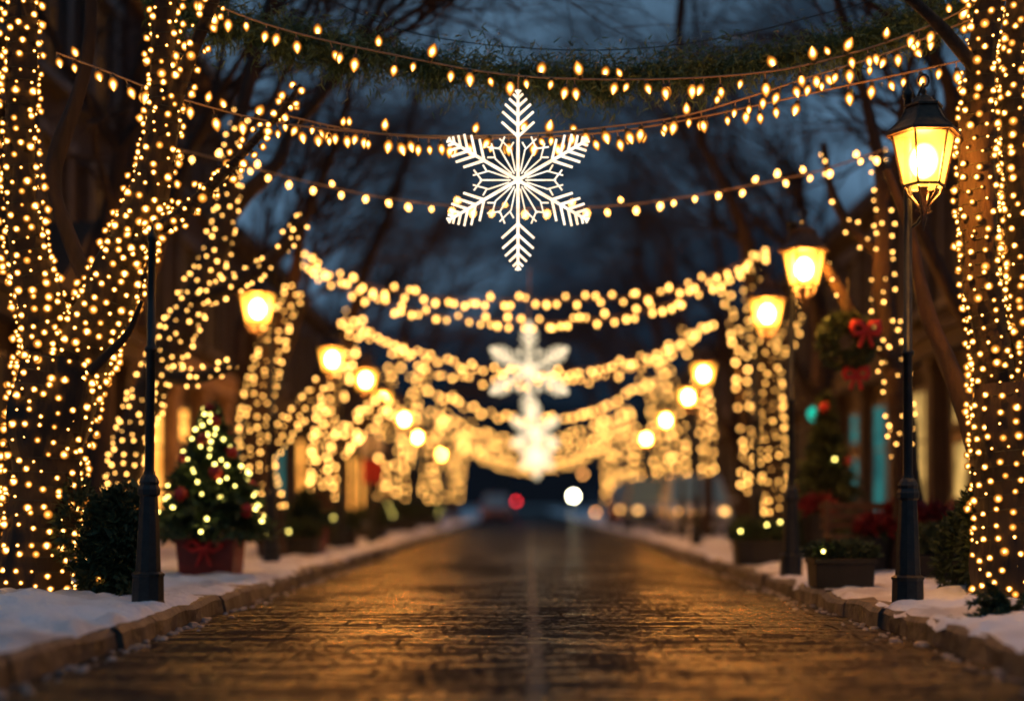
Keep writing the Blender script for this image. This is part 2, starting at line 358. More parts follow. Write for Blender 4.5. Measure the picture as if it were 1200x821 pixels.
for s in (-1, 1):
    offs = [0, .012, .03, .055, .09, .13, .18, .24]+[.30+.055*i for i in range(50)]; offs += [offs[-1]+.25*(i+1) for i in range(12)]
    ys = [4+.055*i for i in range(300)]; ys += [ys[-1]+.3*(i+1) for i in range(50)]; y = ys[-1]
    while y < 220: y *= 1.05; ys.append(y)
    vs = []; nx = len(offs)
    for y in ys:
        # ragged lip: some of it sags over the kerb face, some has drawn back from the kerb top
        ed = KX+.05+.13*fbm(0, y+s*50, .9)+.07*fbm(3, y+s*9, 3.4); over = max(0.0, min(1.0, (KX+.05-ed)/.08))
        for o_i in offs:
            x = ed+o_i; u = min(1, o_i/.10); z0_ = .155-.075*over
            vs.append((s*x, y, z0_+(snow_z(s*x, y)-z0_)*(1-(1-u)**2.2)))
    fs = [(j*nx+i, j*nx+i+1, (j+1)*nx+i+1, (j+1)*nx+i) if s > 0 else (j*nx+i+1, j*nx+i, (j+1)*nx+i, (j+1)*nx+i+1) for j in range(len(ys)-1) for i in range(nx-1)]
    b = MB(); b.add(vs, fs, 0, True); o = b.build('pavement', M['snow']); tag(o, kind='structure')

# frozen slush crumbs lying in the gutters
M['slush'] = pbr('dirty_slush', (.30, .27, .25), .45, col2=(.12, .10, .09), nscale=5, bump=.6)
b = MB()
for i in range(520):
    s = random.choice((-1, 1)); y = 5.5+random.random()**1.5*24; x = s*(2.84-abs(random.gauss(0, .10))); q = random.uniform(.008, .035)*(1.6 if random.random() < .1 else 1)
    n_ = 7; prof = [(q, -.002), (q*random.uniform(.8, 1.0), q*.3), (q*.55, q*.55), (q*.1, q*.62)]; k0 = len(b.v)
    b.lathe(prof, n_, (x, y, 0)); 
    for v_ in range(k0, len(b.v)):
        a, c, d_ = b.v[v_]; b.v[v_] = (a+.3*q*noise.noise(Vector((a*40, c*40, i))), y+(c-y)*1.5+.3*q*noise.noise(Vector((c*40, a*40, i+9))), d_)
tag(b.build('slush', M['slush']), 'dirty frozen slush crumbs scattered along both gutters', 'slush', kind='stuff')

# ------------------------------------------------------------------ foliage helper
def leaves(mb, n, fn, size, mi=0, long=2.2, wd=.35):
    for i in range(n):
        p, nd = fn(); s = size*random.uniform(.6, 1.3)
        d = (nd+Vector((random.gauss(0, .6), random.gauss(0, .6), random.gauss(0, .6)))).normalized()
        u = d.orthogonal().normalized(); a = random.uniform(0, 6.28); u = (u*math.cos(a)+d.cross(u)*math.sin(a))*s*wd
        mb.add([p-u, p+d*s*long*.5-u*.9, p+d*s*long, p+d*s*long*.5+u*.9, p+u], [(0, 1, 2, 3, 4)], mi)
def sphere_mesh(r, nseg=8, nr=5, zs=1.0):
    b = MB(); b.lathe([(max(.02*r, r*math.sin(math.pi*i/nr)), -r*zs*math.cos(math.pi*i/nr)) for i in range(nr+1)], nseg); return b
# ------------------------------------------------------------------ bulbs
def bulb_mesh(name, ln_, w, mats, n=8):
    """hangs along -z from the origin: socket then teardrop glass"""
    b = MB(); s = ln_*.22
    b.lathe([(w*.22, 0), (w*.26, -s*.5), (w*.27, -s)], 6, mi=1)
    prof = [(w*.24, -s), (w*.42, -s-ln_*.14), (w*.50, -s-ln_*.32), (w*.44, -s-ln_*.5), (w*.26, -s-ln_*.68), (w*.04, -s-ln_*.80)]
    b.lathe(prof, n, mi=0); return b.mesh(name, mats)
BM = {'near': bulb_mesh('c_bulb', .112, .070, [M['b_near'], M['socket']], 10),
      'mini': bulb_mesh('mini_bulb', .068, .068, [M['b_mini'], M['socket']], 10),
      'mid': bulb_mesh('mid_bulb', .085, .055, [M['b_mid'], M['socket']]),
      'midmini': bulb_mesh('mid_mini_bulb', .058, .046, [M['b_mid'], M['socket']]),
      'far': bulb_mesh('far_bulb', .09, .06, [M['b_far'], M['socket']], 6),
      'farmini': bulb_mesh('far_mini_bulb', .075, .060, [M['b_far'], M['socket']], 6),
      'vfar': bulb_mesh('distant_bulb', .10, .085, [M['b_vfar'], M['socket']], 6),
      'green': bulb_mesh('tree_bulb', .07, .05, [M['b_green'], M['socket']], 6)}
TPL = {}
for k, me in BM.items():
    TPL[k] = (np.array([v.co[:] for v in me.vertices]), [tuple(p.vertices) for p in me.polygons], [p.material_index for p in me.polygons])
def bulbs_to(parent, kind, mats4, n_ind=100):
    """mats4: list of (matrix, weight); the heaviest n_ind become parts, the rest one part"""
    mats4 = sorted(mats4, key=lambda t: -t[1]); me = BM[kind]
    for mt, w in mats4[:n_ind]:
        o = bpy.data.objects.new('bulb', me); COL.objects.link(o); o.parent = parent; o.matrix_local = mt
    rest = mats4[n_ind:]
    if rest:
        v, f, mi = TPL[kind]; nv = len(v); V = []; Fc = []; Mi = []
        vh = np.c_[v, np.ones(nv)]
        for i, (mt, w) in enumerate(rest):
            V.append((vh@np.array(mt).T)[:, :3]); Fc += [tuple(a+i*nv for a in q) for q in f]; Mi += mi
        V = np.concatenate(V); m2 = bpy.data.meshes.new('bulbs'); m2.from_pydata(V.tolist(), [], Fc)
        for q in me.materials: m2.materials.append(q)
        m2.polygons.foreach_set('material_index', Mi); m2.polygons.foreach_set('use_smooth', [True]*len(Fc)); m2.update()
        o = link('bulbs' if n_ind else 'bulbs', m2, parent); o['kind'] = 'stuff'
def orient(p, d, roll=0, s=1.0):
    """matrix taking -z to direction d"""
    d = Vector(d).normalized(); q = Vector((0, 0, -1)).rotation_difference(d)
    return Matrix.Translation(p)@q.to_matrix().to_4x4()@Matrix.Scale(s, 4)
def inframe(p):
    if p.y < 1: return False
    x = VX+p.x/p.y*F; y = VY-(p.z-CAMH)/p.y*F
    return -15 < x < 1215 and -15 < y < 836

# ------------------------------------------------------------------ light strings across the street
def smooth(pts, n=8):
    """Catmull-Rom through points (tuples of any length)"""
    pts = [np.array(p, float) for p in pts]; q = [2*pts[0]-pts[1]]+pts+[2*pts[-1]-pts[-2]]; o = []
    for i in range(1, len(q)-2):
        a, b, c, d = q[i-1:i+3]
        for k in range(n):
            t = k/n; o.append(.5*(2*b+(c-a)*t+(2*a-5*b+4*c-d)*t*t+(3*b-a-3*c+d)*t**3))
    o.append(q[-2]); return o
def string_lights(label, pts, spacing, kind, wr=.0085, n_ind=100, up=.3, s=1.0, group='strings of bulbs hung across the street', drop=.05, wiremat='cable'):
    c = smooth(pts, 14); base = Vector(c[0]); t = empty('string_lights', base); tag(t, label, 'string lights', group)
    c = [Vector(p)-base for p in c]; b = MB(); b.tube(c, wr, 5)
    ms = []; acc = spacing*random.random(); 
    for i in range(len(c)-1):
        seg = c[i+1]-c[i]; ln_ = seg.length
        while acc < ln_:
            p = c[i]+seg*(acc/ln_)
            if random.random() < up: d = Vector((random.gauss(0, .35), random.gauss(0, .35), 1)); dp = random.uniform(0, .02)
            else: d = Vector((random.gauss(0, .22), random.gauss(0, .22), -1)); dp = random.uniform(0, drop)
            d.normalize(); q = p+d*dp
            if dp > .012: b.tube([p, q], wr*.7, 4)
            sz = s*random.choice((.75, .9, 1.0, 1.12)) ; ms.append((orient(q, d, 0, sz), 1.0 if inframe(q+base) else 0.0))
            acc += spacing*random.choice((.45, .8, 1.0, 1.2, 1.5))
        acc -= ln_
    b.build('wire', M[wiremat], t); bulbs_to(t, kind, ms, n_ind); return t

# ------------------------------------------------------------------ bare trees
def grow(mb, p, d, r, ln_, depth, bias, dens=1.0):
    n = max(3, int(ln_/.35)); pts = [p.copy()]; rs = [r]; q = p.copy()
    for i in range(n):
        d = (d+Vector((random.gauss(0, .13), random.gauss(0, .13), random.gauss(0, .10)))+bias*.05).normalized()
        q = q+d*ln_/n; pts.append(q.copy()); rs.append(r*(1-.62*(i+1)/n))
    mb.tube(pts, rs, 7 if r > .05 else (5 if r > .02 else 3), cap=False, rough=.15 if r > .05 else 0)
    if depth <= 0: return
    k = random.randint(3, 5)+(1 if depth < 3 else 0)
    for j in range(k):
        i = random.randint(int(n*.3), n) ; i = min(i, n)
        dd = (pts[i]-pts[i-1]).normalized(); side = dd.orthogonal().normalized(); side.rotate(Matrix.Rotation(random.uniform(0, 6.28), 3, dd))
        nd = (dd+side*random.uniform(.5, 1.0)+bias*.25).normalized()
        grow(mb, pts[i], nd, max(.006, rs[i]*random.uniform(.55, .75)), ln_*random.uniform(.55, .8), depth-1, bias, dens)
def px_limb(pts, d, dy=0.0):
    """(px, py, radius px) -> smoothed world points + radius at distance d; dy lets a limb lean in depth"""
    o = []; n = len(pts)
    for i, q in enumerate(pts):
        dd = d+dy*i/max(1, n-1); p = P(q[0], q[1], dd); o.append((p.x, p.y, p.z, q[2]/F*dd))
    return smooth(o, 6)
def tree(label, base, limbs, crown_d, group='street trees wrapped in fairy lights', crown=True, side=1, lean=.4, extra=(), nside=3, nend=3):
    """limbs: world polylines with radius; crown grows from every limb end"""
    base = Vector(base); t = empty('street_tree', base); tag(t, label, 'tree', group)
    b = MB()
    for lb in limbs: b.tube([Vector(q[:3])-base for q in lb], [q[3] for q in lb], 12, rough=.35)
    b.build('trunk', M['bark'], t)
    if crown:
        b = MB()
        for lb in list(limbs)+list(extra):
            if lb[-1][2] < 5.6: continue
            e = Vector(lb[-1][:3])-base; dd = (Vector(lb[-1][:3])-Vector(lb[-4][:3])).normalized(); r = lb[-1][3]
            for k in range(nend): grow(b, e, (dd+Vector((random.gauss(0, .3), random.gauss(0, .35), random.gauss(0, .2)))).normalized(), r*.9, random.uniform(2.6, 3.8), crown_d, Vector((-side*lean, 0, .25)))
            for k in range(nside):
                i = random.randint(int(len(lb)*.7), len(lb)-1); q = Vector(lb[i][:3])-base
                nd = Vector((-side*random.uniform(-.2, .8), random.gauss(0, .5), random.uniform(.6, 1.1))).normalized()
                grow(b, q, nd, lb[i][3]*.5, random.uniform(2.4, 4.2), crown_d, Vector((-side*lean, 0, .2)))
        b.build('branches', M['bark'], t)
    return t
def wrap_lights(label, limbs, spacing, kind, n_ind=100, wire=True, s=1.0, keep=1.0, zmin=.3, group='fairy lights wound round the street trees'):
    base = Vector(limbs[0][0][:3]); t = empty('fairy_lights', base); tag(t, label, 'fairy lights', group)
    ms = []; wb = MB(); camv = Vector((0, 0, CAMH))
    sp0 = spacing
    for li, lb in enumerate(limbs):
        spacing = sp0[min(li, len(sp0)-1)] if hasattr(sp0, '__len__') else sp0
        pts = [Vector(q[:3]) for q in lb]; rs = [q[3] for q in lb]
        S = [0.0]
        for i in range(1, len(pts)): S.append(S[-1]+(pts[i]-pts[i-1]).length)
        s_ = 0.0; phi = random.uniform(0, 6.28); i = 0; wp = []
        u = Vector((0, 1, 0)); sub = 3
        cnt = 0
        while s_ < S[-1]-.01:
            while i < len(S)-2 and S[i+1] < s_: i += 1
            f = (s_-S[i])/max(1e-6, S[i+1]-S[i]); p = pts[i].lerp(pts[i+1], f); r = rs[i]*(1-f)+rs[i+1]*f
            tt = (pts[i+1]-pts[i]).normalized(); uu = (u-tt*u.dot(tt)).normalized(); ww = tt.cross(uu)
            nrm = uu*math.cos(phi)+ww*math.sin(phi)
            wp.append(p+nrm*(r+.008)-base)
            if cnt % sub == 0 and p.z > zmin and random.random() < keep:
                nj = (nrm+tt*random.gauss(0, .25)+Vector((0, 0, random.gauss(-.2, .5)))).normalized()
                q = p+nrm*(r+random.uniform(.0, .02))+tt*random.uniform(-.5, .5)*spacing*.7+ww*0
                facing = nrm.dot((camv-q).normalized())
                w = (facing if inframe(q) else -2)
                ms.append((orient(q-base, nj, 0, s*random.choice((.5, .7, .85, 1, 1, 1.25))), w+random.random()*.6))
            dphi = spacing/sub/max(r, .03); phi += dphi*random.uniform(.85, 1.15); s_ += spacing*dphi/6.283*1.05; cnt += 1
        if wire: wb.tube(wp, .004, 3, cap=False)
    if wire: wb.build('wire', M['wire'], t)
    bulbs_to(t, kind, ms, n_ind); return t

ZP = .19  # snow surface of the pavements
# --- first tree on the left
d = 12.3
T1_tr = px_limb([(38, 716, 52), (44, 660, 47), (48, 600, 43), (56, 520, 44), (68, 450, 50), (74, 420, 50)], d)
T1_a = px_limb([(64, 440, 36), (52, 375, 28), (34, 310, 23), (26, 230, 19), (22, 150, 18), (26, 60, 17), (22, -40, 16), (10, -180, 12)], d, -.4)
T1_b = px_limb([(84, 440, 36), (110, 385, 33), (138, 325, 29), (165, 255, 24), (185, 180, 19), (193, 110, 16), (192, 40, 14), (200, -40, 12), (230, -160, 8)], d, -.6)
T1_c = px_limb([(196, 130, 11), (215, 85, 10), (232, 45, 8), (250, 0, 7), (275, -70, 5)], d-.4, -.3)
T1_d = px_limb([(150, 300, 10), (180, 272, 8), (215, 248, 7), (255, 210, 6), (295, 168, 4.5), (330, 130, 3.5), (352, 100, 2.5)], d-.3, -1.0)
T1_e = px_limb([(112, 345, 12), (92, 305, 9), (74, 258, 9), (62, 212, 9), (72, 165, 9), (90, 115, 8), (103, 60, 8), (108, -30, 7)], d+.3, .5)
T1_f = px_limb([(105, 435, 6), (130, 410, 5), (150, 388, 4), (166, 352, 2.5)], d-.3, -.2)
tree('gnarled forked bare tree on the left snow bank, thickly wrapped in lights', (T1_tr[0][0], d, ZP), [T1_tr, T1_a, T1_b, T1_c, T1_d, T1_e, T1_f], 2, side=-1, lean=.1, nside=0, nend=1)
wrap_lights('fairy lights covering the big forked trunk at the left edge', [T1_tr, T1_a, T1_b, T1_c, T1_d], (.115, .098, .098, .11, .085), 'mini', zmin=.2)
# --- first tree on the right
d = 12.3
Q1_tr = px_limb([(1192, 712, 46), (1186, 640, 40), (1180, 560, 38), (1178, 500, 38), (1176, 450, 36)], d)
Q1_a = px_limb([(1170, 460, 24), (1160, 390, 22), (1150, 310, 22), (1145, 220, 20), (1146, 140, 18), (1152, 60, 17), (1160, -40, 15), (1150, -160, 12)], d, -.3)
Q1_b = px_limb([(1186, 460, 24), (1192, 380, 20), (1196, 300, 18), (1196, 200, 17), (1184, 110, 16), (1192, 20, 14), (1205, -80, 11)], d, .3)
Q1_c = px_limb([(1150, 540, 14), (1132, 480, 13), (1112, 425, 11), (1092, 380, 9), (1078, 330, 8), (1066, 270, 6), (1040, 200, 5)], d+.5, 1.2)
Q1_d = px_limb([(1150, 90, 9), (1110, 40, 7), (1070, 0, 6), (1020, -50, 4)], d-.2, -.8)
tree('bare tree at the right edge with two lit upright stems', (Q1_tr[0][0], d, ZP), [Q1_tr, Q1_a, Q1_b, Q1_c, Q1_d], 2, side=1, lean=.1, nside=0, nend=1)
wrap_lights('fairy lights in long columns on the tree at the right edge', [Q1_tr, Q1_a, Q1_b], (.115, .100, .100), 'mini', zmin=.2)
# --- second on the left
d = 17.5
a = px_limb([(152, 668, 23), (146, 600, 21), (150, 540, 20), (168, 475, 20), (198, 410, 19), (230, 345, 17), (256, 288, 14), (268, 230, 12), (274, 170, 9), (296, 80, 7), (325, -30, 5)], d)
b1 = px_limb([(232, 350, 10), (275, 332, 9), (318, 304, 8), (350, 262, 6), (352, 258, 5)], d-.1, -.4)
b2 = px_limb([(186, 440, 9), (232, 441, 8), (275, 427, 5)], d-.1, -.5)
b3 = px_limb([(250, 285, 10), (285, 232, 9), (325, 190, 8), (345, 150, 7), (420, 60, 5)], d+.2, .6)
tree('leaning bare tree behind the first left lamp post, lit on its trunk', (a[0][0], d, ZP), [a, b1, b2, b3], 3, side=-1)
wrap_lights('fairy lights on the leaning trunk behind the first left lamp post', [a[:52], b1, b2], .128, 'midmini', s=.75, keep=.85, zmin=.9)
# --- third on the left
d = 22.5
a = px_limb([(322, 655, 18), (316, 600, 17), (302, 540, 17), (300, 485, 17), (312, 430, 14), (325, 385, 12), (342, 345, 8), (356, 260, 6), (396, 160, 4.5), (418, 60, 3.5)], d)
b1 = px_limb([(318, 525, 9), (345, 490, 9), (366, 466, 8), (380, 446, 7)], d-.1, -.3)
tree('bare tree beside the decorated Christmas tree, trunk lit to lamp height', (a[0][0], d, ZP), [a, b1], 3, side=-1)
wrap_lights('fairy lights on the trunk just right of the Christmas tree', [a[:38], b1], .145, 'midmini', s=.85, zmin=.9)
# --- fourth on the left
d = 30
a = px_limb([(380, 645, 15), (380, 585, 15), (382, 525, 14), (386, 480, 12), (396, 440, 11), (408, 395, 10), (424, 330, 7), (466, 220, 4.5), (486, 120, 3)], d)
b1 = px_limb([(384, 540, 10), (410, 508, 10), (432, 488, 9), (450, 468, 7)], d-.1, -.4)
tree('bare tree with a lit side limb under the second left lantern', (a[0][0], d, ZP), [a, b1], 3, side=-1)
wrap_lights('fairy lights on the Y-shaped trunk under the second left lantern', [a[:34], b1], .18, 'vfar', keep=.9, s=.72, n_ind=100, wire=False, zmin=1.2)
# --- the rest of the left row
far_left = [(40, 446, 462, 'fourth', 12), (49, 474, 488, 'fifth', 11), (61, 505, 516, 'sixth', 11), (77, 534, 541, 'seventh', 10)]
ordl = ['fifth bare tree from the front in the left row, lit trunk', 'sixth bare tree from the front in the left row, lit trunk', 'seventh bare tree from the front in the left row, lit trunk', 'farthest lit bare tree of the left row']
for k, (d, xb, xt, nm, r) in enumerate(far_left):
    yb = VY+(CAMH-ZP)*F/d; top = VY-4.4*F/d
    a = px_limb([(xb, yb, r), (xb-2, yb-(yb-top)*.25, r), (xb, yb-(yb-top)*.5, r), ((xb+xt)/2, yb-(yb-top)*.8, r*.8), (xt+8, top, r*.6), (xt+30, top-140*14/d*2, r*.4)], d)
    r *= .55
    a = [(*q[:3], q[3]*.55) for q in a]
    b1 = px_limb([(xb, yb-(yb-top)*.45, r*.7), (xb+14*34/d, yb-(yb-top)*.62, r*.6), (xb+28*34/d, yb-(yb-top)*.74, r*.4)], d-.1, -.5)
    tree(ordl[k], (a[0][0], d, ZP), [a, b1], 3 if d < 55 else 2, side=-1)
    wrap_lights('fairy lights wound on the '+ordl[k].replace(', lit trunk', '').replace('farthest lit bare', 'farthest bare'), [a[:26], b1], .27 if d < 55 else .33, 'vfar', keep=.85, s=1.0 if d < 55 else 1.3, n_ind=100 if d < 55 else 0, wire=False, zmin=1.25)
# --- right row
d = 17.5
a = px_limb([(1064, 668, 20), (1064, 600, 17), (1062, 540, 15), (1054, 480, 14), (1044, 410, 14), (1034, 340, 12), (1036, 270, 9), (1030, 190, 7), (1000, 60, 5), (960, -60, 4)], d)
b1 = px_limb([(1042, 420, 9), (1010, 385, 8), (985, 340, 7), (960, 300, 5), (930, 262, 4)], d-.1, -.4)
b2 = px_limb([(1036, 300, 7), (1000, 270, 6), (975, 225, 5), (965, 170, 4)], d+.1, .4)
tree('bare tree between the first two right lamps, hung with a wreath', (a[0][0], d, ZP), [a, b1, b2], 3, side=1)
wrap_lights('fairy lights on the tree between the first two right lamps', [a[:44], b1, b2], .165, 'midmini', s=.75, keep=.8, zmin=1.6)
d = 24.5
a = px_limb([(914, 650, 16), (912, 600, 15), (906, 540, 14), (902, 480, 14), (900, 430, 13), (892, 380, 12), (878, 325, 8), (868, 260, 6), (822, 160, 4.5), (796, 60, 3.2)], d)
b1 = px_limb([(898, 430, 8), (925, 395, 7), (938, 350, 5)], d+.1, .4)
tree('bare tree behind the second right lamp with a lit straight trunk', (a[0][0], d, ZP), [a, b1], 3, side=1)
wrap_lights('fairy lights in a straight column behind the second right lamp', [a[:38], b1], .16, 'midmini', s=.85, zmin=.8)
far_right = [(30, 874, 858, 10), (37, 828, 812, 10), (44, 796, 784, 10), (52, 774, 764, 10), (64, 742, 734, 11), (77, 716, 712, 11)]
ordr = ['slender lit bare tree behind the wide hedge planter', 'lit bare tree between the parked cars on the right', 'lit bare tree behind the middle parked car', 'lit bare tree behind the farthest parked car', 'second to last lit bare tree of the right row', 'farthest lit bare tree of the right row']
for k, (d, xb, xt, r) in enumerate(far_right):
    yb = VY+(CAMH-ZP)*F/d; top = VY-4.4*F/d
    a = px_limb([(xb, yb, r), (xb+2, yb-(yb-top)*.25, r), (xb, yb-(yb-top)*.5, r), ((xb+xt)/2, yb-(yb-top)*.8, r*.8), (xt-6, top, r*.6), (xt-30, top-140*14/d*2, r*.4)], d)
    a = [(*q[:3], q[3]*.6) for q in a]
    tree(ordr[k], (a[0][0], d, ZP), [a], 3 if d < 55 else 2, side=1)
    wrap_lights('fairy lights wound on the '+ordr[k], [a[:26]], .22 if d < 40 else (.27 if d < 55 else .33), 'vfar', keep=.85, s=.7 if d < 40 else (1.0 if d < 55 else 1.3), n_ind=100 if d < 55 else 0, wire=False, zmin=1.75 if 34 < d < 60 else 1.2)
# tall unlit trees behind the lit ones, whose crowns close in over both sides
for k, (x, y, h, lab) in enumerate([(-6.3, 20.5, 5.5, 'tall unlit bare tree in front of the left-hand warm shop'), (-6.2, 31, 5.5, 'tall unlit bare tree between the left shops'), (-6.4, 44, 5.5, 'tall unlit bare tree farther down the left side'),
        (6.4, 19.5, 5.0, 'tall unlit bare tree in front of the pale lit window on the right'), (6.3, 30, 5.5, 'tall unlit bare tree beside the right teal shop'), (6.6, 45, 5.5, 'tall unlit bare tree behind the parked cars')]):
    s_ = 1 if x > 0 else -1
    lb = [smooth([(x, y, ZP-.1, .24), (x+.1, y, 1.8, .19), (x-s_*.15, y, 3.2, .17), (x-s_*.1, y+.2, h-1, .14), (x-s_*.4, y, h+.6, .10)], 6), smooth([(x-s_*.1, y, 3.0, .12), (x-s_*.9, y-.4, 4.2, .10), (x-s_*1.5, y-.6, h+.4, .07)], 6), smooth([(x, y, 3.4, .11), (x+s_*.3, y+.9, 4.8, .09), (x-s_*.2, y+1.6, h+.8, .06)], 6)]
    tree(lab, (x, y, ZP-.05), lb, 3, group='tall unlit trees along the pavements', side=s_, lean=.8, nside=2, nend=3)
# bare unlit trees that close the end of the street
for k, (x, y) in enumerate([(-14, 118), (-7.5, 128), (13, 122), (8, 140), (-3, 165), (4.5, 170)]):
    t = empty('bare_tree', (x, y, 0)); b = MB(); b.tube([(0, 0, 0), (.1, 0, 2), (0, .1, 4)], [.3, .24, .2], 8)
    for j in range(3): grow(b, Vector((0, .1, 3.8)), Vector((random.gauss(0, .4), random.gauss(0, .4), 1)).normalized(), .16, 4.5, 3, Vector((0, 0, .2)))
    b.build('branches', M['bark'], t); tag(t, ['dark unlit bare tree beyond the far end, leftmost of them', 'dark unlit bare tree beyond the end of the left row', 'dark unlit bare tree beyond the far end, rightmost of them', 'dark unlit bare tree beyond the end of the right row', 'farthest unlit bare tree, behind the red signal lamp', 'farthest unlit bare tree, behind the white headlamp globe'][k], 'tree', 'unlit trees at the end of the street')

# ------------------------------------------------------------------ strings across the street
def st(pp, d, dy=0): return [tuple(P(x, y, d+dy*i/(len(pp)-1))) for i, (x, y) in enumerate(pp)]
string_lights('topmost string of warm bulbs running in front of the evergreen garland', st([(215, -14), (245, 3), (330, 34), (450, 62), (600, 88), (760, 93), (900, 84), (1000, 62), (1085, 32), (1150, 2)], 12.2), .130, 'near', up=.25, drop=.07, s=1.2)
string_lights('string of warm bulbs passing right behind the big snowflake', st([(66, 62), (120, 82), (200, 112), (300, 139), (400, 153), (500, 159), (600, 158), (700, 150), (800, 136), (880, 113), (950, 90), (1040, 62), (1140, 22)], 12.5), .128, 'near', up=.22, drop=.06, s=1.2)
string_lights('second string of warm bulbs at snowflake height, ending above the near right lantern', st([(318, 131), (400, 150), (480, 160), (560, 162), (680, 158), (780, 145), (880, 125), (980, 103), (1060, 86), (1150, 66)], 12.9), .15, 'near', up=.22, drop=.06, s=1.2)
string_lights('sparse string of warm bulbs crossing low behind the big snowflake', st([(205, 174), (270, 190), (340, 208), (430, 228), (520, 240), (620, 244), (720, 241), (800, 231), (880, 217), (960, 200), (1040, 174)], 16), .19, 'mid', up=.22, s=1.15, drop=.03)
string_lights('upper of the paired dense light strings below the big snowflake', st([(350, 300), (400, 325), (460, 340), (530, 350), (620, 352), (700, 350), (770, 345), (830, 325), (905, 292)], 23.5), .135, 'mid', up=.5, s=1.25, drop=.05)
string_lights('lower of the paired dense light strings below the big snowflake', st([(352, 305), (400, 336), (460, 358), (530, 372), (620, 378), (700, 374), (770, 360), (830, 336), (900, 298)], 24), .135, 'mid', up=.4, s=1.25, drop=.05)
string_lights('dense light string draped over the second snowflake', st([(412, 375), (470, 405), (530, 425), (620, 437), (700, 430), (770, 412), (836, 378)], 31), .14, 'vfar', up=.4, s=.75, n_ind=100)
string_lights('faint light string just under the second snowflake top', st([(418, 382), (470, 416), (530, 440), (620, 450), (700, 443), (770, 422), (830, 384)], 31.5), .2, 'vfar', up=.4, s=.7, n_ind=100)
for k, (d, xl, xr, yt, ym, lab) in enumerate([(42, 478, 772, 442, 492, 'light string draped at the foot of the second snowflake'), (51, 500, 740, 478, 517, 'light string level with the third snowflake'),
        (57, 512, 735, 492, 530, 'light string just below the third snowflake'), (64, 526, 728, 508, 543, 'last but one light string down the street'), (74, 540, 708, 522, 552, 'farthest and lowest light string across the street')]):
    pts = [(xl+(xr-xl)*i/8, ym-(ym-yt)*(abs(i/4-1)**1.8)) for i in range(9)]
    string_lights(lab, st(pts, d), .20, 'vfar', wr=.01, up=.4, s=1.0 if d < 55 else 1.1, n_ind=100, drop=.04)
# garland
g = [P(x, y, 12.9) for x, y in [(170, -4), (240, 18), (320, 40), (400, 58), (500, 76), (600, 90), (680, 92), (780, 86), (880, 74), (980, 54), (1060, 32), (1150, 6)]]
gc = [Vector(q) for q in smooth([tuple(p) for p in g], 10)]; base = gc[0]; t = empty('garland', base); tag(t, 'shaggy evergreen garland sagging across the street behind the top string', 'garland')
def gfn():
    i = random.randrange(len(gc)-1); p = gc[i].lerp(gc[i+1], random.random())-base; a = random.uniform(0, 6.28)
    clump = .75+.5*noise.noise(Vector((p.x*1.8, 0, 3)))+.3*noise.noise(Vector((p.x*6, 0, 9)))
    rr = .21*clump*abs(random.gauss(0, .75)); o = Vector((0, math.cos(a), math.sin(a)))*rr
    return p+o, (o.normalized()*.7+Vector((random.choice((-1, 1))*.5, 0, -.5)))
b = MB(); leaves(b, 34000, gfn, .034, long=2.2, wd=.17)
for i in (12, 22, 30, 41, 58, 63, 74, 92): # hanging tufts
    p = gc[i]-base; w_ = random.uniform(.05, .12)
    leaves(b, 420, lambda: (p+Vector((random.gauss(0, w_), random.gauss(0, .05), -abs(random.gauss(0, .13)))), Vector((0, 0, -1))), .042, wd=.15)
b.build('greenery', M['fir'], t)
b = MB(); b.tube([p-base for p in gc], .012, 6); b.build('rope', M['wire'], t)
# plain steel cable that carries the snowflake
c = [Vector(q) for q in smooth([tuple(P(x, y, 12.95)) for x, y in [(330, -30), (430, 20), (500, 42), (610, 56), (730, 58), (850, 44), (950, 20), (1060, -10)]], 6)]
b = MB(); b.tube(c, .005, 5); tag(b.build('steel_cable', M['iron']), 'thin bare steel cable crossing just above the evergreen garland', 'cable')

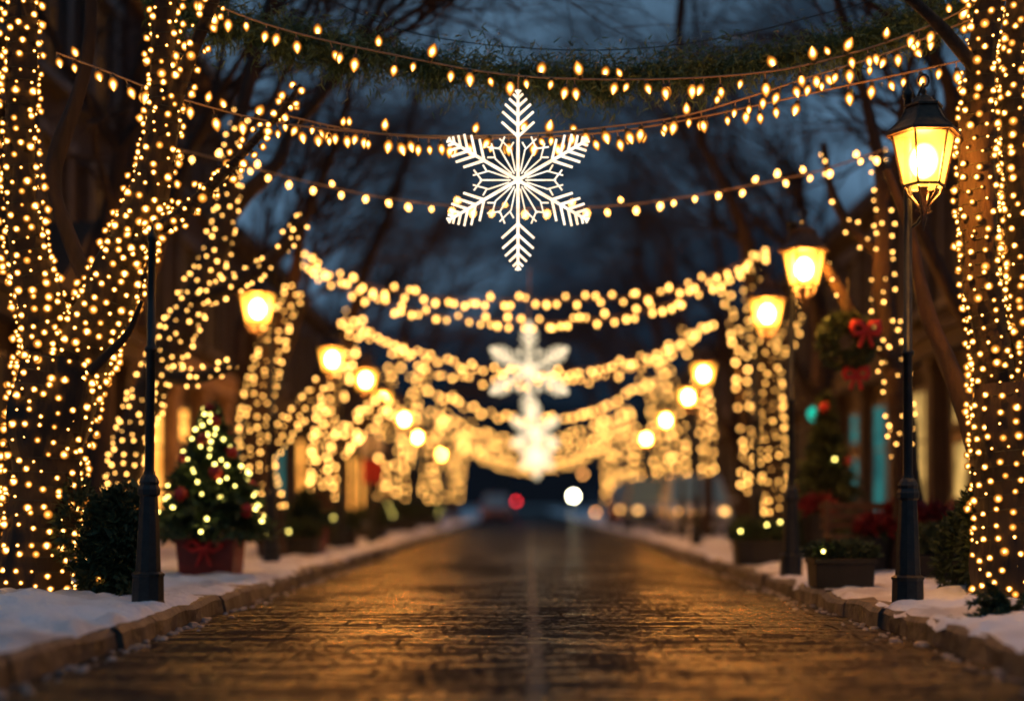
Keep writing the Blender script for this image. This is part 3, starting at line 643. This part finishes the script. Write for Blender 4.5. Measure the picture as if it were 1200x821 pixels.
# ------------------------------------------------------------------ snowflakes
def snowflake(label, c, R_, m, tr, d_hang=.12):
    t = empty('snowflake_light', c); tag(t, label, 'snowflake', 'lit snowflakes hung over the street')
    def pol(a, r): return Vector((math.sin(a)*r, 0, math.cos(a)*r))
    for k in range(6):
        b = MB(); a = k*math.pi/3; Lk = R_*(1.0 if k % 3 == 0 else .90)
        b.tube([pol(a, R_*.02), pol(a, Lk*.9), pol(a, Lk)], [tr*1.1, tr*.9, tr*.5], 6)
        for f, w in ((.48, .24), (.60, .23), (.71, .19), (.81, .13), (.90, .075)):
            for s in (-1, 1):
                p = pol(a, Lk*f); q = p+pol(a+s*R(48), R_*w); b.tube([p, q], [tr*.9, tr*.75], 6)
                q2 = p
        for s in (-1, 1):
            p = pol(a, Lk*.95); b.tube([p, p+pol(a+s*R(35), R_*.05)], tr*.7, 5)
        b.build('arm', m, t)
    for k in range(6):
        b = MB(); a = (k+.5)*math.pi/3
        tip = pol(a, R_*.50); root = pol(a, R_*.08)
        b.tube([root, pol(a, R_*.42)], tr*.5, 5)
        for s in (-1, 1):
            b.tube([pol(a+s*R(14), R_*.10), pol(a+s*R(17), R_*.34), pol(a+s*R(6), R_*.50)], tr*.45, 5)
            b.tube([pol(a, R_*.40), pol(a+s*R(13), R_*.50)], tr*.5, 5)
            p = pol(a+s*R(16), R_*.36); b.tube([p, p+pol(a+s*R(60), R_*.08)], tr*.5, 5)
        b.build('inner_petal', m, t)
    b = MB(); b.lathe([(tr*.3, -tr*1.4), (tr*2.6, -tr*.7), (tr*2.6, tr*.7), (tr*.3, tr*1.4)], 10)
    o = b.build('centre', m, t); o.rotation_euler = (R(90), 0, 0)
    b = MB(); b.tube([(0, 0, R_), (0, 0, R_+d_hang*.5), (.01, 0, R_+d_hang)], .008, 5); b.build('hanger', M['cable'], t)
    return t
snowflake('large sharp white snowflake light hanging from the garland', P(607, 211, 12.4), .79, M['flake'], .0138, .14)
snowflake('second snowflake light down the street, blurred and yellowish', P(620, 434, 24), .84, M['flake_far'], .016, .9)
snowflake('third snowflake light, smaller, below the second one', P(627, 506, 38), .80, M['flake_far'], .024, .8)
snowflake('farthest and lowest snowflake light over the end of the street', P(629, 536, 52), .76, M['flake_far'], .040, .8)

# ------------------------------------------------------------------ street lamps
def make_lamp(lantern=True):
    t = empty('street_lamp')
    b = MB() # fluted base
    b.lathe([(.165, -.06), (.165, .02), (.155, .05), (.150, .27), (.160, .285), (.160, .30), (.125, .32)], 10, smooth=False); b.build('base', M['iron'], t)
    b = MB(); b.lathe([(.122, .32), (.105, .70), (.088, 1.00), (.086, 1.03), (.108, 1.05), (.108, 1.10), (.092, 1.14), (.10, 1.17), (.082, 1.21), (.060, 1.24), (.056, 1.27)], 10, smooth=False); b.build('pedestal', M['iron'], t)
    b = MB()
    top = 4.95 if lantern else 3.55
    b.lathe([(.048, 1.27), (.044, 2.4), (.060, 2.41), (.060, 2.45), (.043, 2.46), (.038, top-.1), (.05, top-.09), (.05, top-.04), (.02, top), (.01, top+.06)], 12); b.build('pole', M['iron'], t)
    return t
def add_lantern(t, off):
    z0 = 4.0 # glass bottom
    lr = empty('lantern', (off, -.07, z0+.24)); lr.parent = t
    b = MB(); n = 6; ph = R(30)-R(30)
    def ring(r, z): return [Vector((r*math.sin(R(60)*k+R(30)), -r*math.cos(R(60)*k+R(30)), z)) for k in range(n)]
    b0 = ring(.195, -.24); b1 = ring(.300, .24)
    for k in range(n): # corner bars and rails
        b.tube([b0[k], b1[k]], .013, 4, smooth=False); b.tube([b0[k], b0[(k+1) % n]], .016, 4, smooth=False); b.tube([b1[k], b1[(k+1) % n]], .018, 4, smooth=False)
    b.lathe([(.03, -.275), (.05, -.25), (.02, -.245)], 6, smooth=False, phase=R(0)); b.build('frame', M['bronze'], lr)
    b = MB(); g0 = ring(.190, -.235); g1 = ring(.292, .235); b.add(g0+g1, [(k, (k+1) % n, (k+1) % n+n, k+n) for k in range(n)]); b.build('glass', M['lglass'], lr)
    b = MB(); ico = sphere_mesh(.15, 20, 12, 1.2); b.v = ico.v; b.f = ico.f; b.m = ico.m; b.sm = ico.sm; o = b.build('burner', M['burner'], lr); o.location = (0, 0, .0)
    b = MB(); prof = [(.30, .24), (.36, .235), (.355, .27), (.30, .31), (.235, .37), (.19, .44), (.165, .50), (.185, .505), (.185, .525), (.12, .55), (.08, .60), (.05, .615), (.02, .63), (.03, .66), (.012, .69)]
    b.lathe(prof, 6, smooth=False, phase=R(0)); 
    for k in range(6): # ribs over the roof
        a = R(60)*k; b.tube([(r*math.cos(a), r*math.sin(a), z) for r, z in prof[2:7]], .010, 4)
    b.build('roof', M['bronze'], lr)
    b = MB(); b.tube([(.05*math.sin(i*.7), 0, .70+.06-.06*math.cos(i*.7)) for i in range(8)], .013, 5); b.build('finial_hook', M['iron'], lr)
    b = MB() # scroll cradle under the glass
    for k in range(6):
        a = R(60)*k; b.tube([(r*math.cos(a), r*math.sin(a), z) for r, z in ((.17, -.26), (.15, -.32), (.09, -.38), (.05, -.44), (.075, -.47), (.03, -.50))], .011, 5)
    b.lathe([(.05, -.28), (.028, -.36), (.035, -.42), (.022, -.50), (.03, -.54), (.005, -.66)], 8)
    b.build('scroll_bracket', M['bronze'], lr)
    b = MB(); b.tube([(0, 0, 4.62), (off*.3, -.03, 4.74), (off*.75, -.06, 4.90), (off, -.07, 4.98)], .014, 6); b.build('arm', M['iron'], t); b = MB(); b.tube([(0, 0, 3.60), (off*.6, -.04, 3.66), (off, -.07, 3.74)], .016, 6); b.build('arm', M['iron'], t)
lampR = [(13.9, 1064, 1080, 'tall black street lamp nearest on the right, lantern in focus'), (20.2, 941, 941, 'second street lamp from the front on the right'), (24.9, 898, 898, 'third street lamp from the front on the right'),
         (36.3, 824, 824, 'fourth street lamp on the right, at the parked cars'), (44.0, 806, 806, 'fifth street lamp on the right'), (56.0, 780, 780, 'sixth street lamp on the right'), (71.6, 757, 757, 'seventh and farthest street lamp on the right')]
lampL = [(24.3, 318, 303, 'street lamp behind the Christmas tree, nearest glowing lantern on the left'), (32.7, 390, 389, 'second glowing street lamp from the front on the left'), (38.0, 429, 428, 'third glowing street lamp on the left'),
         (45.4, 449, 448, 'fourth glowing street lamp on the left'), (55.3, 474, 474, 'fifth glowing street lamp on the left'), (69.8, 489, 489, 'sixth glowing street lamp on the left'), (94, 517, 517, 'farthest street lamp on the left')]
for (d, xp, xl, lab) in lampR+lampL:
    d *= .835; t = make_lamp(); t.scale = (.857,)*3; X = (xp-VX)/F*d; off = (xl-xp)/F*d
    if abs(off) < .02: off = .14 if X > 0 else -.14; X -= off
    t.location = (X, d, ZP-.03); t.rotation_euler = (0, 0, 0); add_lantern(t, off/.857); tag(t, lab, 'street lamp', 'black street lamps along both kerbs')
t = make_lamp(False); t.scale = (.857,)*3; t.location = ((173-VX)/F*11.6, 11.6, ZP+.0); t.rotation_euler = (0, R(.7), 0)
tag(t, 'black iron post on the left snow bank, its top hidden by the tree', 'lamp post')

# ------------------------------------------------------------------ buildings
def window(parent, side, x, y, z, w, h, pane, frame='trim', mull=1, proud=.06):
    """on a facade facing the street (facade plane x, normal -side)"""
    b = MB(); n = -side; ft = .09
    for dy, dz, sy, sz in ((0, h/2+ft/2, w+2*ft, ft), (0, -h/2-ft/2, w+2*ft+.1, ft), (-w/2-ft/2, 0, ft, h), (w/2+ft/2, 0, ft, h)): b.box((x+n*proud/2, y+dy, z+dz), (proud, sy, sz))
    for k in range(mull): b.box((x+n*.028, y-w/2+w*(k+1)/(mull+1), z), (.04, .045, h))
    b.box((x+n*.03, y, z+.1*h), (.036, w, .045))
    f = b.build('window', M[frame], parent)
    b = MB(); b.box((x+n*.006, y, z), (.012, w, h)); b.build('pane', M[pane], f)
    return f
def building(label, side, y0, y1, h, wallm, floors, shop='win_warm', nwin=3, pil='stone', upper='win_dim', name='brick_building', setback=8.2, gable=False, porch=False):
    x = side*setback; dep = 8; cx = x+side*dep/2
    t = empty(name, (x, (y0+y1)/2, 0)); tag(t, label, 'building'); ox, oy = x, (y0+y1)/2
    def L_(b, nm, m, par=None):
        o = b.build(nm, m, par or t); return o
    Wd = y1-y0; g = 0.0
    b = MB(); b.box((side*dep/2, 0, h/2-.05), (dep, Wd-.04, h+.1)); L_(b, 'wall', M[wallm])
    fh = 3.9
    # pilasters of the ground floor
    k = nwin+1
    for i in range(k):
        b = MB(); yy = -Wd/2+.35+(Wd-.7)*i/(k-1)
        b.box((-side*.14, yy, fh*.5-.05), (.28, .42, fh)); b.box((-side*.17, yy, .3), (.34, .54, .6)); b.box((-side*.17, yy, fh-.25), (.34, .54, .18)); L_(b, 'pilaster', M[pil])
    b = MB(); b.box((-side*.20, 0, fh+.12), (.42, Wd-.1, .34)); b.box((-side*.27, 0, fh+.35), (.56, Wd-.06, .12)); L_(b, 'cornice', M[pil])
    for i in range(nwin):
        c = -Wd/2+.35+(Wd-.7)*(i+.5)/nwin; ww = (Wd-.7)/nwin-.9
        if i == nwin//2 and nwin > 2:
            b = MB(); b.box((-side*.03, c, 1.2), (.06, 1.1, 2.3)); dr = L_(b, 'door', M['door'])
            b = MB(); b.box((-side*.067, c, 1.65), (.012, .7, 1.0)); b.build('pane', M[shop], dr)
            b = MB(); b.tube([(-side*.10, c+.4, 1.0), (-side*.10, c+.4, 1.25)], .02, 6); b.build('handle', M['chrome'], dr)
            window(t, side, 0, c, 2.9, min(1.1, ww), .7, shop, mull=0)
        else: window(t, side, 0, c, 2.05, ww, 2.5, shop, mull=1)
    for f in range(1, floors):
        zz = fh+.5+(f-1)*3.4+1.6
        for i in range(nwin):
            c = -Wd/2+.35+(Wd-.7)*(i+.5)/nwin; wf = window(t, side, 0, c, zz, 1.1, 2.0, upper, mull=1)
            b = MB(); 
            for s in (-1, 1): b.box((-side*.10, c+s*.80, zz), (.20, .20, 2.2))
            b.box((-side*.13, c, zz+1.22), (.26, 2.0, .20)); b.box((-side*.13, c, zz-1.20), (.26, 2.0, .14)); b.build('surround', M['trim'], wf)
    b = MB(); b.box((-side*.22, 0, h+.1), (.5, Wd-.02, .35)); b.box((side*dep/2, 0, h+.19), (dep-.1, Wd-.06, .12)); 
    L_(b, 'parapet', M[pil])
    if gable:
        b = MB(); b.prism([(-2.0, fh+.5), (2.0, fh+.5), (0, fh+1.9)], -side*.9, -side*.03, axis='x'); L_(b, 'gable_canopy', M['stone'])
    if porch:
        for i in range(nwin+1):
            yy = -Wd/2+.35+(Wd-.7)*i/nwin
            if i in (0, nwin) and nwin > 1: continue
            s = sphere_mesh(.085, 8, 6, 1.4); pl = s.build('porch_lamp', M['porch'], t); pl.location = (-side*.50, yy, 2.9)
            b = MB(); b.lathe([(.10, .10), (.11, .12), (.02, .2)], 8); b.tube([(0, 0, .15), (side*.1, 0, .26), (side*.24, 0, .2)], .012, 5); b.build('bracket', M['iron'], pl)
    return t
building('dark brick building at the left edge with white-framed upper windows and gabled entrance', -1, 19.5, 28.6, 12.5, 'brick3', 3, 'win_dim', 3, 'stone', gable=True)
building('warmly lit shop with glowing pilasters left of the Christmas tree', -1, 29.0, 38.0, 11.5, 'brick1', 3, 'win_warm', 3, 'warmstone')
building('brick shop with teal window behind the Christmas tree top', -1, 38.4, 48, 8.3, 'brick2', 2, 'win_teal', 3, 'stone')
building('fourth building along the left pavement, brown brick, dim', -1, 48.4, 62, 8, 'brick3', 2, 'win_warm', 4, 'stone', porch=False)
building('fifth building along the left pavement, red brick, dim', -1, 62.4, 82, 7.6, 'brick1', 2, 'win_warm', 5, 'stone', porch=False)
building('last building along the left pavement', -1, 82.4, 108, 7.4, 'brick2', 2, 'win_dim', 5, 'stone', porch=False)
building('brick shop at the right edge with a pale lit window', 1, 19, 30.6, 8.0, 'brick3', 2, 'win_shop', 4, 'stone', porch=False, setback=8.0)
building('shop with teal display windows behind the evergreen on the right', 1, 31, 40, 7.9, 'brick2', 2, 'win_teal', 3, 'stone')
building('dark brick building behind the parked cars', 1, 40.4, 54, 7.8, 'brick1', 2, 'win_dim', 4, 'stone', porch=False)
building('long dim building farther along the right pavement', 1, 54.4, 78, 7.6, 'brick3', 2, 'win_dim', 5, 'stone', porch=False)
building('last building along the right pavement', 1, 78.4, 108, 7.4, 'brick2', 2, 'win_dim', 5, 'stone', porch=False)

# ------------------------------------------------------------------ Christmas tree and evergreens
def conifer(label, x, y, h, r, lights=True, cat='Christmas tree', name='christmas_tree', pot=True, nl=9000, nb=120, orn=18, seed=1, lo=0):
    random.seed(seed)
    t = empty(name, (x, y, ZP-.02)); tag(t, label, cat); z0 = .45 if pot else .1
    b = MB(); b.tube([(0, 0, 0), (0, 0, h*.9)], [.05, .015], 7); b.build('trunk', M['bark'], t)
    tiers = 11
    def fn():
        u = random.random()**.8; k = int((1-u)*tiers); fr = (1-u)*tiers-k
        z = z0+(h-z0)*(1-u); a = random.uniform(0, 6.28)
        lob = 1+.22*math.sin(a*5+k*2.1)+.1*math.sin(a*11+k)
        rad = r*u*(1.0-.35*fr)*lob*math.sqrt(random.uniform(.25, 1))
        return Vector((math.cos(a)*rad, math.sin(a)*rad, z)), Vector((math.cos(a), math.sin(a), -.15))
    b = MB(); leaves(b, nl, fn, .06, long=2.0); b.build('foliage', M['leaf'], t)
    if pot:
        b = MB(); b.box((0, 0, .22), (.62, .62, .44), taper=1.12); b.box((0, 0, .42), (.74, .74, .06)); pt = b.build('pot', M['redpot'], t)
        b = MB(); b.tube([(0, -.40, .34), (-.12, -.42, .42), (-.22, -.40, .36), (-.12, -.42, .30), (0, -.40, .34)], .03, 6); b.tube([(0, -.40, .34), (.12, -.42, .42), (.22, -.40, .36), (.12, -.42, .30), (0, -.40, .34)], .03, 6)
        b.tube([(0, -.40, .34), (-.08, -.41, .12)], .022, 5); b.tube([(0, -.40, .34), (.08, -.41, .12)], .022, 5); b.build('bow', M['red'], pt)
    if lights:
        for i in range(nb):
            u = (i+.5)/nb; u = 1-u**.75; a = i*2.4; z = z0+(h-z0)*(1-u)+random.uniform(-.06, .06); a += random.uniform(-.5, .5); rad = r*u*random.uniform(.85, 1.06)+.02
            o = bpy.data.objects.new('bulb', BM['green']); COL.objects.link(o); o.parent = t; o.matrix_local = orient(Vector((math.cos(a)*rad, math.sin(a)*rad, z)), (math.cos(a), math.sin(a), -.3), 0, random.uniform(.6, 1.0))
        s = sphere_mesh(.085, 10, 7).mesh('bauble', M['red'])
        for i in range(orn):
            u = (i+.5)/orn; u = 1-u**.8; a = i*2.39+.9; z = z0+(h-z0)*(1-u); rad = r*u*1.02
            o = bpy.data.objects.new('bauble', s); COL.objects.link(o); o.parent = t; o.location = (math.cos(a)*rad, math.sin(a)*rad, z)
    return t
conifer('decorated Christmas tree with yellow bulbs and red baubles in a red pot', -3.80, 17, 2.0, .74)
conifer('tall plain evergreen between the second and first right lamps', (968-VX)/F*21.5, 21.5, 2.5, .75, lights=True, cat='evergreen', name='evergreen_tree', pot=False, nl=9000, nb=5, orn=5, seed=3)
conifer('small dark evergreen on the far left pavement', (358-VX)/F*24.5, 24.5, 1.1, .45, lights=False, cat='evergreen', name='evergreen_tree', pot=True, nl=2500, seed=4)
random.seed(99)
# ------------------------------------------------------------------ shrubs and planters
def bush(label, loc, dims, nl, size=.03, name='shrub', m='leaf2', bulbs=0, cat='shrub', group=None):
    t = empty(name, loc); tag(t, label, cat, group)
    lob = [(Vector((random.uniform(-.6, .6), random.uniform(-.5, .5), random.uniform(.25, .75))), random.uniform(.35, .6)) for _ in range(9)]
    def fn():
        c, r = random.choice(lob); v = Vector((random.gauss(0, 1), random.gauss(0, 1), random.gauss(0, 1))).normalized(); q = c+v*r*random.uniform(.65, 1.05)
        q.z = max(.02, q.z); return Vector((q.x*dims[0]/2, q.y*dims[1]/2, q.z*dims[2])), v
    b = MB(); leaves(b, nl, fn, size); b.build('foliage', M[m], t)
    b = MB()
    for i in range(7): b.tube([(0, 0, -.05), (random.uniform(-.2, .2)*dims[0], random.uniform(-.2, .2)*dims[1], dims[2]*.6)], [.012, .005], 4)
    b.build('stems', M['bark'], t)
    for i in range(bulbs):
        q, v = fn(); o = bpy.data.objects.new('bulb', BM['mini']); COL.objects.link(o); o.parent = t; o.matrix_local = orient(q+v*.02, v, 0, .9)
    return t
bush('dark leafy shrub between the lit left trunk and the black post', (P(126, 0, 12.2).x, 12.2, ZP+.03), (.80, .6, .80), 9000, .035, bulbs=9)
bush('taller dark shrub at the foot of the right-edge tree', (P(1165, 0, 13.2).x, 13.2, ZP), (1.0, .8, 1.0), 9000, .035, bulbs=3)
def fir_sprig(label, loc):
    t = empty('fir_sprig', loc); tag(t, label, 'plant')
    for k in range(16):
        a = random.uniform(0, 6.28); e = random.uniform(.15, 1.0); ln_ = random.uniform(.22, .42); d0 = Vector((math.cos(a)*math.cos(e), math.sin(a)*math.cos(e), math.sin(e)))
        pts = [d0*ln_*i/5+Vector((0, 0, -.08*(i/5)**2)) for i in range(6)]; b = MB(); b.tube(pts, [.006, .005, .004, .004, .003, .002], 4)
        def fn():
            i = random.randrange(5); p = pts[i].lerp(pts[i+1], random.random()); return p, d0*.7+Vector((random.gauss(0, .5), random.gauss(0, .5), random.gauss(0, .3)))
        leaves(b, 170, fn, .022, long=2.4); b.build('twig', M['leaf'], t)
fir_sprig('low fir twigs poking from the snow at the right edge', (P(1185, 0, 10.4).x, 10.4, ZP+.02))
def planter(label, px, d, w, h, dep=.5, m='leaf2', top=.3, bulbs=0, group='planters along the pavements'):
    t = empty('planter', ((px-VX)/F*d, d, ZP-.02)); tag(t, label, 'planter', group)
    b = MB(); b.box((0, 0, h*.5), (w*.92, dep*.92, h), taper=1.06); b.box((0, 0, h-.03), (w*1.02, dep*1.02, .06)); bevel(b.build('box', M['planter'], t), .012)
    def fn():
        a = random.uniform(0, 6.28); u = Vector((random.uniform(-1, 1), random.uniform(-1, 1), random.uniform(0, 1)))
        f = 1-.35*(u.x**4)-.2*(u.y**4)
        return Vector((u.x*w*.53, u.y*dep*.53, h+u.z*top*f)), Vector((u.x, u.y, .8))
    b = MB(); leaves(b, int(2600*w), fn, .032); b.build('hedge', M[m], t)
    for i in range(bulbs):
        q, v = fn(); o = bpy.data.objects.new('bulb', BM['green']); COL.objects.link(o); o.parent = t; o.matrix_local = orient(Vector((q.x, -dep*.55, q.z+.03)), (0, -1, .2), 0, .9)
planter('long dark hedge planter beside the second right lamp', 985, 14.5, .62, .30, top=.15, bulbs=1)
planter('low planter hedge set behind the second right lamp, with one bulb', 893, 20, .8, .34, top=.28, bulbs=3)
planter('wide hedge planter in front of the parked cars', 884, 26, .8, .32, top=.3, bulbs=2)
planter('rounded dark hedge planter right of the near right lamp', 1103, 16, .75, .28, top=.36)
planter('dark box planter in front of the right shop', 1150, 15, .55, .4, top=.35)
planter('planter by the first glowing lamp on the left', 352, 23.5, .6, .3, top=.3, bulbs=1)
planter('planter under the second left lantern', 398, 28, .7, .35, top=.4, bulbs=3)
planter('planter under the third left lantern', 434, 35, .8, .35, top=.45, bulbs=2)
planter('planter at the fifth left tree', 470, 43, 1.0, .4, top=.6, bulbs=3)
planter('planter near the far left lamps', 500, 54, 1.1, .4, top=.6, bulbs=2)
def poinsettia(label, px, py, d, r):
    p = P(px, py, d); t = empty('poinsettia', (p.x, d, ZP)); tag(t, label, 'potted plant', 'red poinsettias by the right shop')
    hh = p.z-ZP
    b = MB(); b.lathe([(.16, 0), (.22, hh-r*.7), (.24, hh-r*.65)], 12); b.build('pot', M['planter'], t)
    def fn():
        v = Vector((random.gauss(0, 1), random.gauss(0, 1), abs(random.gauss(0, .8)))).normalized(); return Vector((0, 0, hh-r*.4))+Vector((v.x*r, v.y*r, v.z*r*.7))*random.uniform(.6, 1), v
    b = MB(); leaves(b, 350, fn, .07); b.build('red_leaves', M['redleaf'], t)
    b = MB(); leaves(b, 200, lambda: (fn()[0]-Vector((0, 0, r*.25)), Vector((0, 0, -.3))), .06); b.build('green_leaves', M['leaf2'], t)
poinsettia('large red poinsettia behind the near right lamp base', 1092, 602, 17.2, .32)
poinsettia('small red poinsettia left of the near right lamp', 1028, 614, 17.6, .22)
poinsettia('red poinsettia peeking out beside the near right lamp pedestal', 1052, 602, 18, .18)
poinsettia('faint red poinsettia beside the evergreen on the right', 958, 590, 20, .2)
# bench
t = empty('wooden_bench', ((1020-VX)/F*17.8, 17.8, ZP-.02), R(8)); tag(t, 'slatted wooden bench between the hedge planter and near right lamp', 'bench')
b = MB()
for i in range(4): b.box((0, -.15+i*.11, .45), (1.1, .09, .035))
b.build('seat', M['wood'], t)
b = MB()
for i in range(3): b.box((0, .27+.02*i, .58+i*.12), (1.1, .03, .09))
b.build('backrest', M['wood'], t)
for sx in (-1, 1):
    for sy, hh in ((-1, .43), (1, .9)):
        b = MB(); b.box((sx*.48, sy*.19+.03, hh/2), (.06, .06, hh)); b.build('leg', M['wood'], t)
# wreath + bows on the right tree
def bow(mb, c, s, mi=0):
    c = Vector(c)
    for k in (-1, 1):
        mb.tube([c+Vector((k*x*s, -.02, z*s)) for x, z in ((0, 0), (.35, .35), (.75, .38), (.85, 0), (.7, -.3), (.3, -.22), (0, 0))], [.10*s, .2*s, .26*s, .2*s, .22*s, .16*s, .1*s], 7, mi)
        mb.tube([c, c+Vector((k*.25*s, -.02, -.6*s)), c+Vector((k*.4*s, 0, -1.1*s))], [.1*s, .16*s, .12*s], 6, mi)
    mb.lathe([(.02*s, -.15*s), (.17*s, -.08*s), (.17*s, .08*s), (.02*s, .15*s)], 8, c, mi)
p = P(992, 400, 16.9); t = empty('wreath', p); tag(t, 'round evergreen wreath with a red bow hanging in the right tree', 'wreath')
def wf():
    a = random.uniform(0, 6.28); b_ = random.uniform(0, 6.28); rr = .24+.075*math.cos(b_); return Vector((math.cos(a)*rr, .075*math.sin(b_), math.sin(a)*rr)), Vector((math.cos(a)*math.cos(b_), math.sin(b_), math.sin(a)*math.cos(b_)))
b = MB(); leaves(b, 1800, wf, .04); b.build('ring', M['leaf'], t); b = MB(); bow(b, (.2, -.12, .13), .19); b.build('bow', M['red'], t)
b = MB(); b.tube([(0, 0, .3), (.02, 0, .75)], .008, 4); b.build('hanger', M['wire'], t)
p = P(1003, 438, 16.9); t = empty('ribbon_bow', p); tag(t, 'separate red ribbon bow hanging below the wreath', 'bow'); b = MB(); bow(b, (0, 0, 0), .17); b.build('ribbon', M['red'], t)
b = MB(); b.tube([(0, 0, .02), (0, 0, .2)], .006, 4); b.build('string', M['wire'], t)
# teal lamp
p = P(955, 485, 25); t = empty('globe_lamp', (p.x, 25, ZP)); tag(t, 'small globe lamp glowing teal behind the evergreen on the right', 'lamp')
b = MB(); b.lathe([(.10, -.02), (.10, .1), (.03, .14), (.025, p.z-ZP-.12)], 8); b.build('post', M['iron'], t)
b = sphere_mesh(.13, 12, 8); o = b.build('globe', M['tealamp'], t); o.location = (0, 0, p.z-ZP)
# banner sign on the left
p = P(440, 522, 34); t = empty('pavement_sign', (p.x-.1, 34, ZP)); tag(t, 'round white sign above a red panel on the left pavement', 'sign')
b = MB(); b.tube([(0, 0, -.02), (0, 0, p.z-ZP)], .03, 8); b.build('post', M['iron'], t)
b = MB(); b.lathe([(.01, -.02), (.30, -.02), (.30, .02), (.01, .02)], 20); o = b.build('disc', M['white'], t); o.rotation_euler = (R(90), 0, 0); o.location = (0, -.06, p.z-ZP)
b = MB(); b.box((0, -.06, p.z-ZP-.62), (.42, .03, .55)); b.build('panel', M['red'], t)

# ------------------------------------------------------------------ cars
def car(label, x, y, paint, rz=0.0, headlights=None, taillights=None, h=1.68, z=ZP-.03):
    """front faces -y"""
    t = empty('parked_car', (x, y, z), rz); tag(t, label, 'car', 'cars parked along the kerb')
    st_ = [(-2.2, .34, .62, .70), (-2.1, .24, .74, .82), (-1.6, .20, .88, .88), (-1.0, .20, .94, .90), (0, .20, .96, .91), (1.0, .20, .97, .90), (1.7, .22, .98, .88), (2.1, .28, .92, .82), (2.2, .36, .80, .74)]
    b = MB(); vs = []; k = 10
    for (yy, zb, zt, hw) in st_:
        for (fx, fz) in ((-1, .45), (-1.0, .15), (-.88, 0), (.88, 0), (1.0, .15), (1, .45), (.98, .78), (.86, 1.0), (-.86, 1.0), (-.98, .78)):
            vs.append((fx*hw, yy, zb+(zt-zb)*fz))
    fs = [(i*k+j, i*k+(j+1) % k, (i+1)*k+(j+1) % k, (i+1)*k+j) for i in range(len(st_)-1) for j in range(k)]+[tuple(range(k-1, -1, -1)), tuple((len(st_)-1)*k+j for j in range(k))]
    b.add(vs, fs, 0, True); b.build('body', paint, t)
    cab = [(-1.15, .92, .93, .80), (-.45, .92, h-.05, .66), (0, .92, h, .66), (.9, .92, h-.03, .65), (1.75, .92, 1.0, .72)]
    b = MB(); vs = []
    for (yy, zb, zt, hw) in cab: vs += [(-.84, yy, zb), (.84, yy, zb), (hw, yy, zt), (-hw, yy, zt)]
    fs = [(i*4+j, i*4+(j+1) % 4, (i+1)*4+(j+1) % 4, (i+1)*4+j) for i in range(4) for j in range(4)]
    b.add(vs, fs, 0, False); b.build('windows', M['skyglass'], t)
    b = MB(); vs = []
    for (yy, zb, zt, hw) in cab[1:4]: vs += [(-hw-.02, yy, zt-.03), (hw+.02, yy, zt-.03), (hw-.05, yy, zt+.03), (-hw+.05, yy, zt+.03)]
    b.add(vs, [(i*4+j, i*4+(j+1) % 4, (i+1)*4+(j+1) % 4, (i+1)*4+j) for i in range(2) for j in range(4)]+[(3, 2, 1, 0), (8, 9, 10, 11)], 0, True)
    for s in (-1, 1):
        b.tube([(s*.82, -1.15, .94), (s*.67, -.45, h-.04)], .03, 5); b.tube([(s*.67, .9, h-.03), (s*.76, 1.75, 1.0)], .04, 5); b.tube([(s*.83, .2, .95), (s*.66, .15, h-.03)], .03, 5)
    b.build('roof', paint, t)
    for sx in (-1, 1):
        for yy in (-1.35, 1.35):
            w = MB(); w.lathe([(.2, -.1), (.31, -.1), (.33, -.06), (.33, .06), (.31, .1), (.2, .1)], 18); wo = w.build('wheel', M['rubber'], t); wo.rotation_euler = (0, R(90), 0); wo.location = (sx*.80, yy, .33)
            w = MB(); w.lathe([(.03, -.07), (.2, -.06), (.2, .06), (.03, .11)], 12); w.build('rim', M['chrome'], wo)
        w = MB(); w.box((sx*.98, -.95, 1.0), (.18, .1, .12)); w.build('mirror', paint, t)
        w = sphere_mesh(.11, 10, 6, .7); o = w.build('headlight', headlights or M['chrome'], t); o.location = (sx*.58, -2.14, .68)
        w = MB(); w.box((sx*.62, 2.17, .80), (.26, .08, .14)); w.build('taillight', taillights or M['redpot'], t)
    w = MB(); w.box((0, -2.20, .50), (.9, .06, .18)); w.build('grille', M['rubber'], t)
    w = MB(); w.box((0, 2.215, .62), (.5, .02, .12)); w.build('number_plate', M['white'], t)
    return t
paintA = pbr('silver_paint', (.55, .55, .58), .25, .5, col2=(.48, .48, .50), nscale=2); paintB = pbr('blue_grey_paint', (.16, .20, .27), .25, .5, col2=(.12, .16, .22), nscale=2); paintC = pbr('maroon_paint', (.30, .12, .09), .25, .4, col2=(.22, .09, .07), nscale=2)
car('nearest parked car on the right, silver with a low bonnet', 4.65, 40.2, paintA, headlights=M['amberglint'])
car('middle parked car on the right, dark blue-grey', 4.20, 49.4, paintB, h=1.78, headlights=M['amberglint'])
car('farthest parked car on the right, dark reddish', 4.05, 56.2, paintC, h=1.75, headlights=M['amberglint'])
car('red car with its tail lamps on at the far left kerb', -1.95, 84, paintC, taillights=M['tail'], z=0)
# globes on added posts making far light discs; the white one replaces a headlamp
def dot_lamp(label, px, py, d, r, m, cat='lamp', name='distant_globe'):
    p = P(px, py, d); t = empty(name, (p.x, d, 0)); tag(t, label, cat)
    b = MB(); b.lathe([(.14, 0), (.14, .1), (.05, .15), (.045, p.z-r*.9)], 8); b.build('post', M['iron'], t)
    b = sphere_mesh(r, 12, 8); o = b.build('globe', m, t); o.location = (0, 0, p.z)
dot_lamp('bright white globe standing in for a headlamp at the far end, right of the road centre', 672, 581, 115, .22, M['head'])
dot_lamp('dim red signal lamp at the far end, left of the road centre', 605, 587, 115, .15, M['redsig'], 'signal lamp', 'signal_lamp')
dot_lamp('small orange lamp high at the far end right', 683, 555, 110, .13, M['orangelamp'])
dot_lamp('dim orange lamp low at the far right kerb', 698, 600, 95, .1, M['orangelamp'])
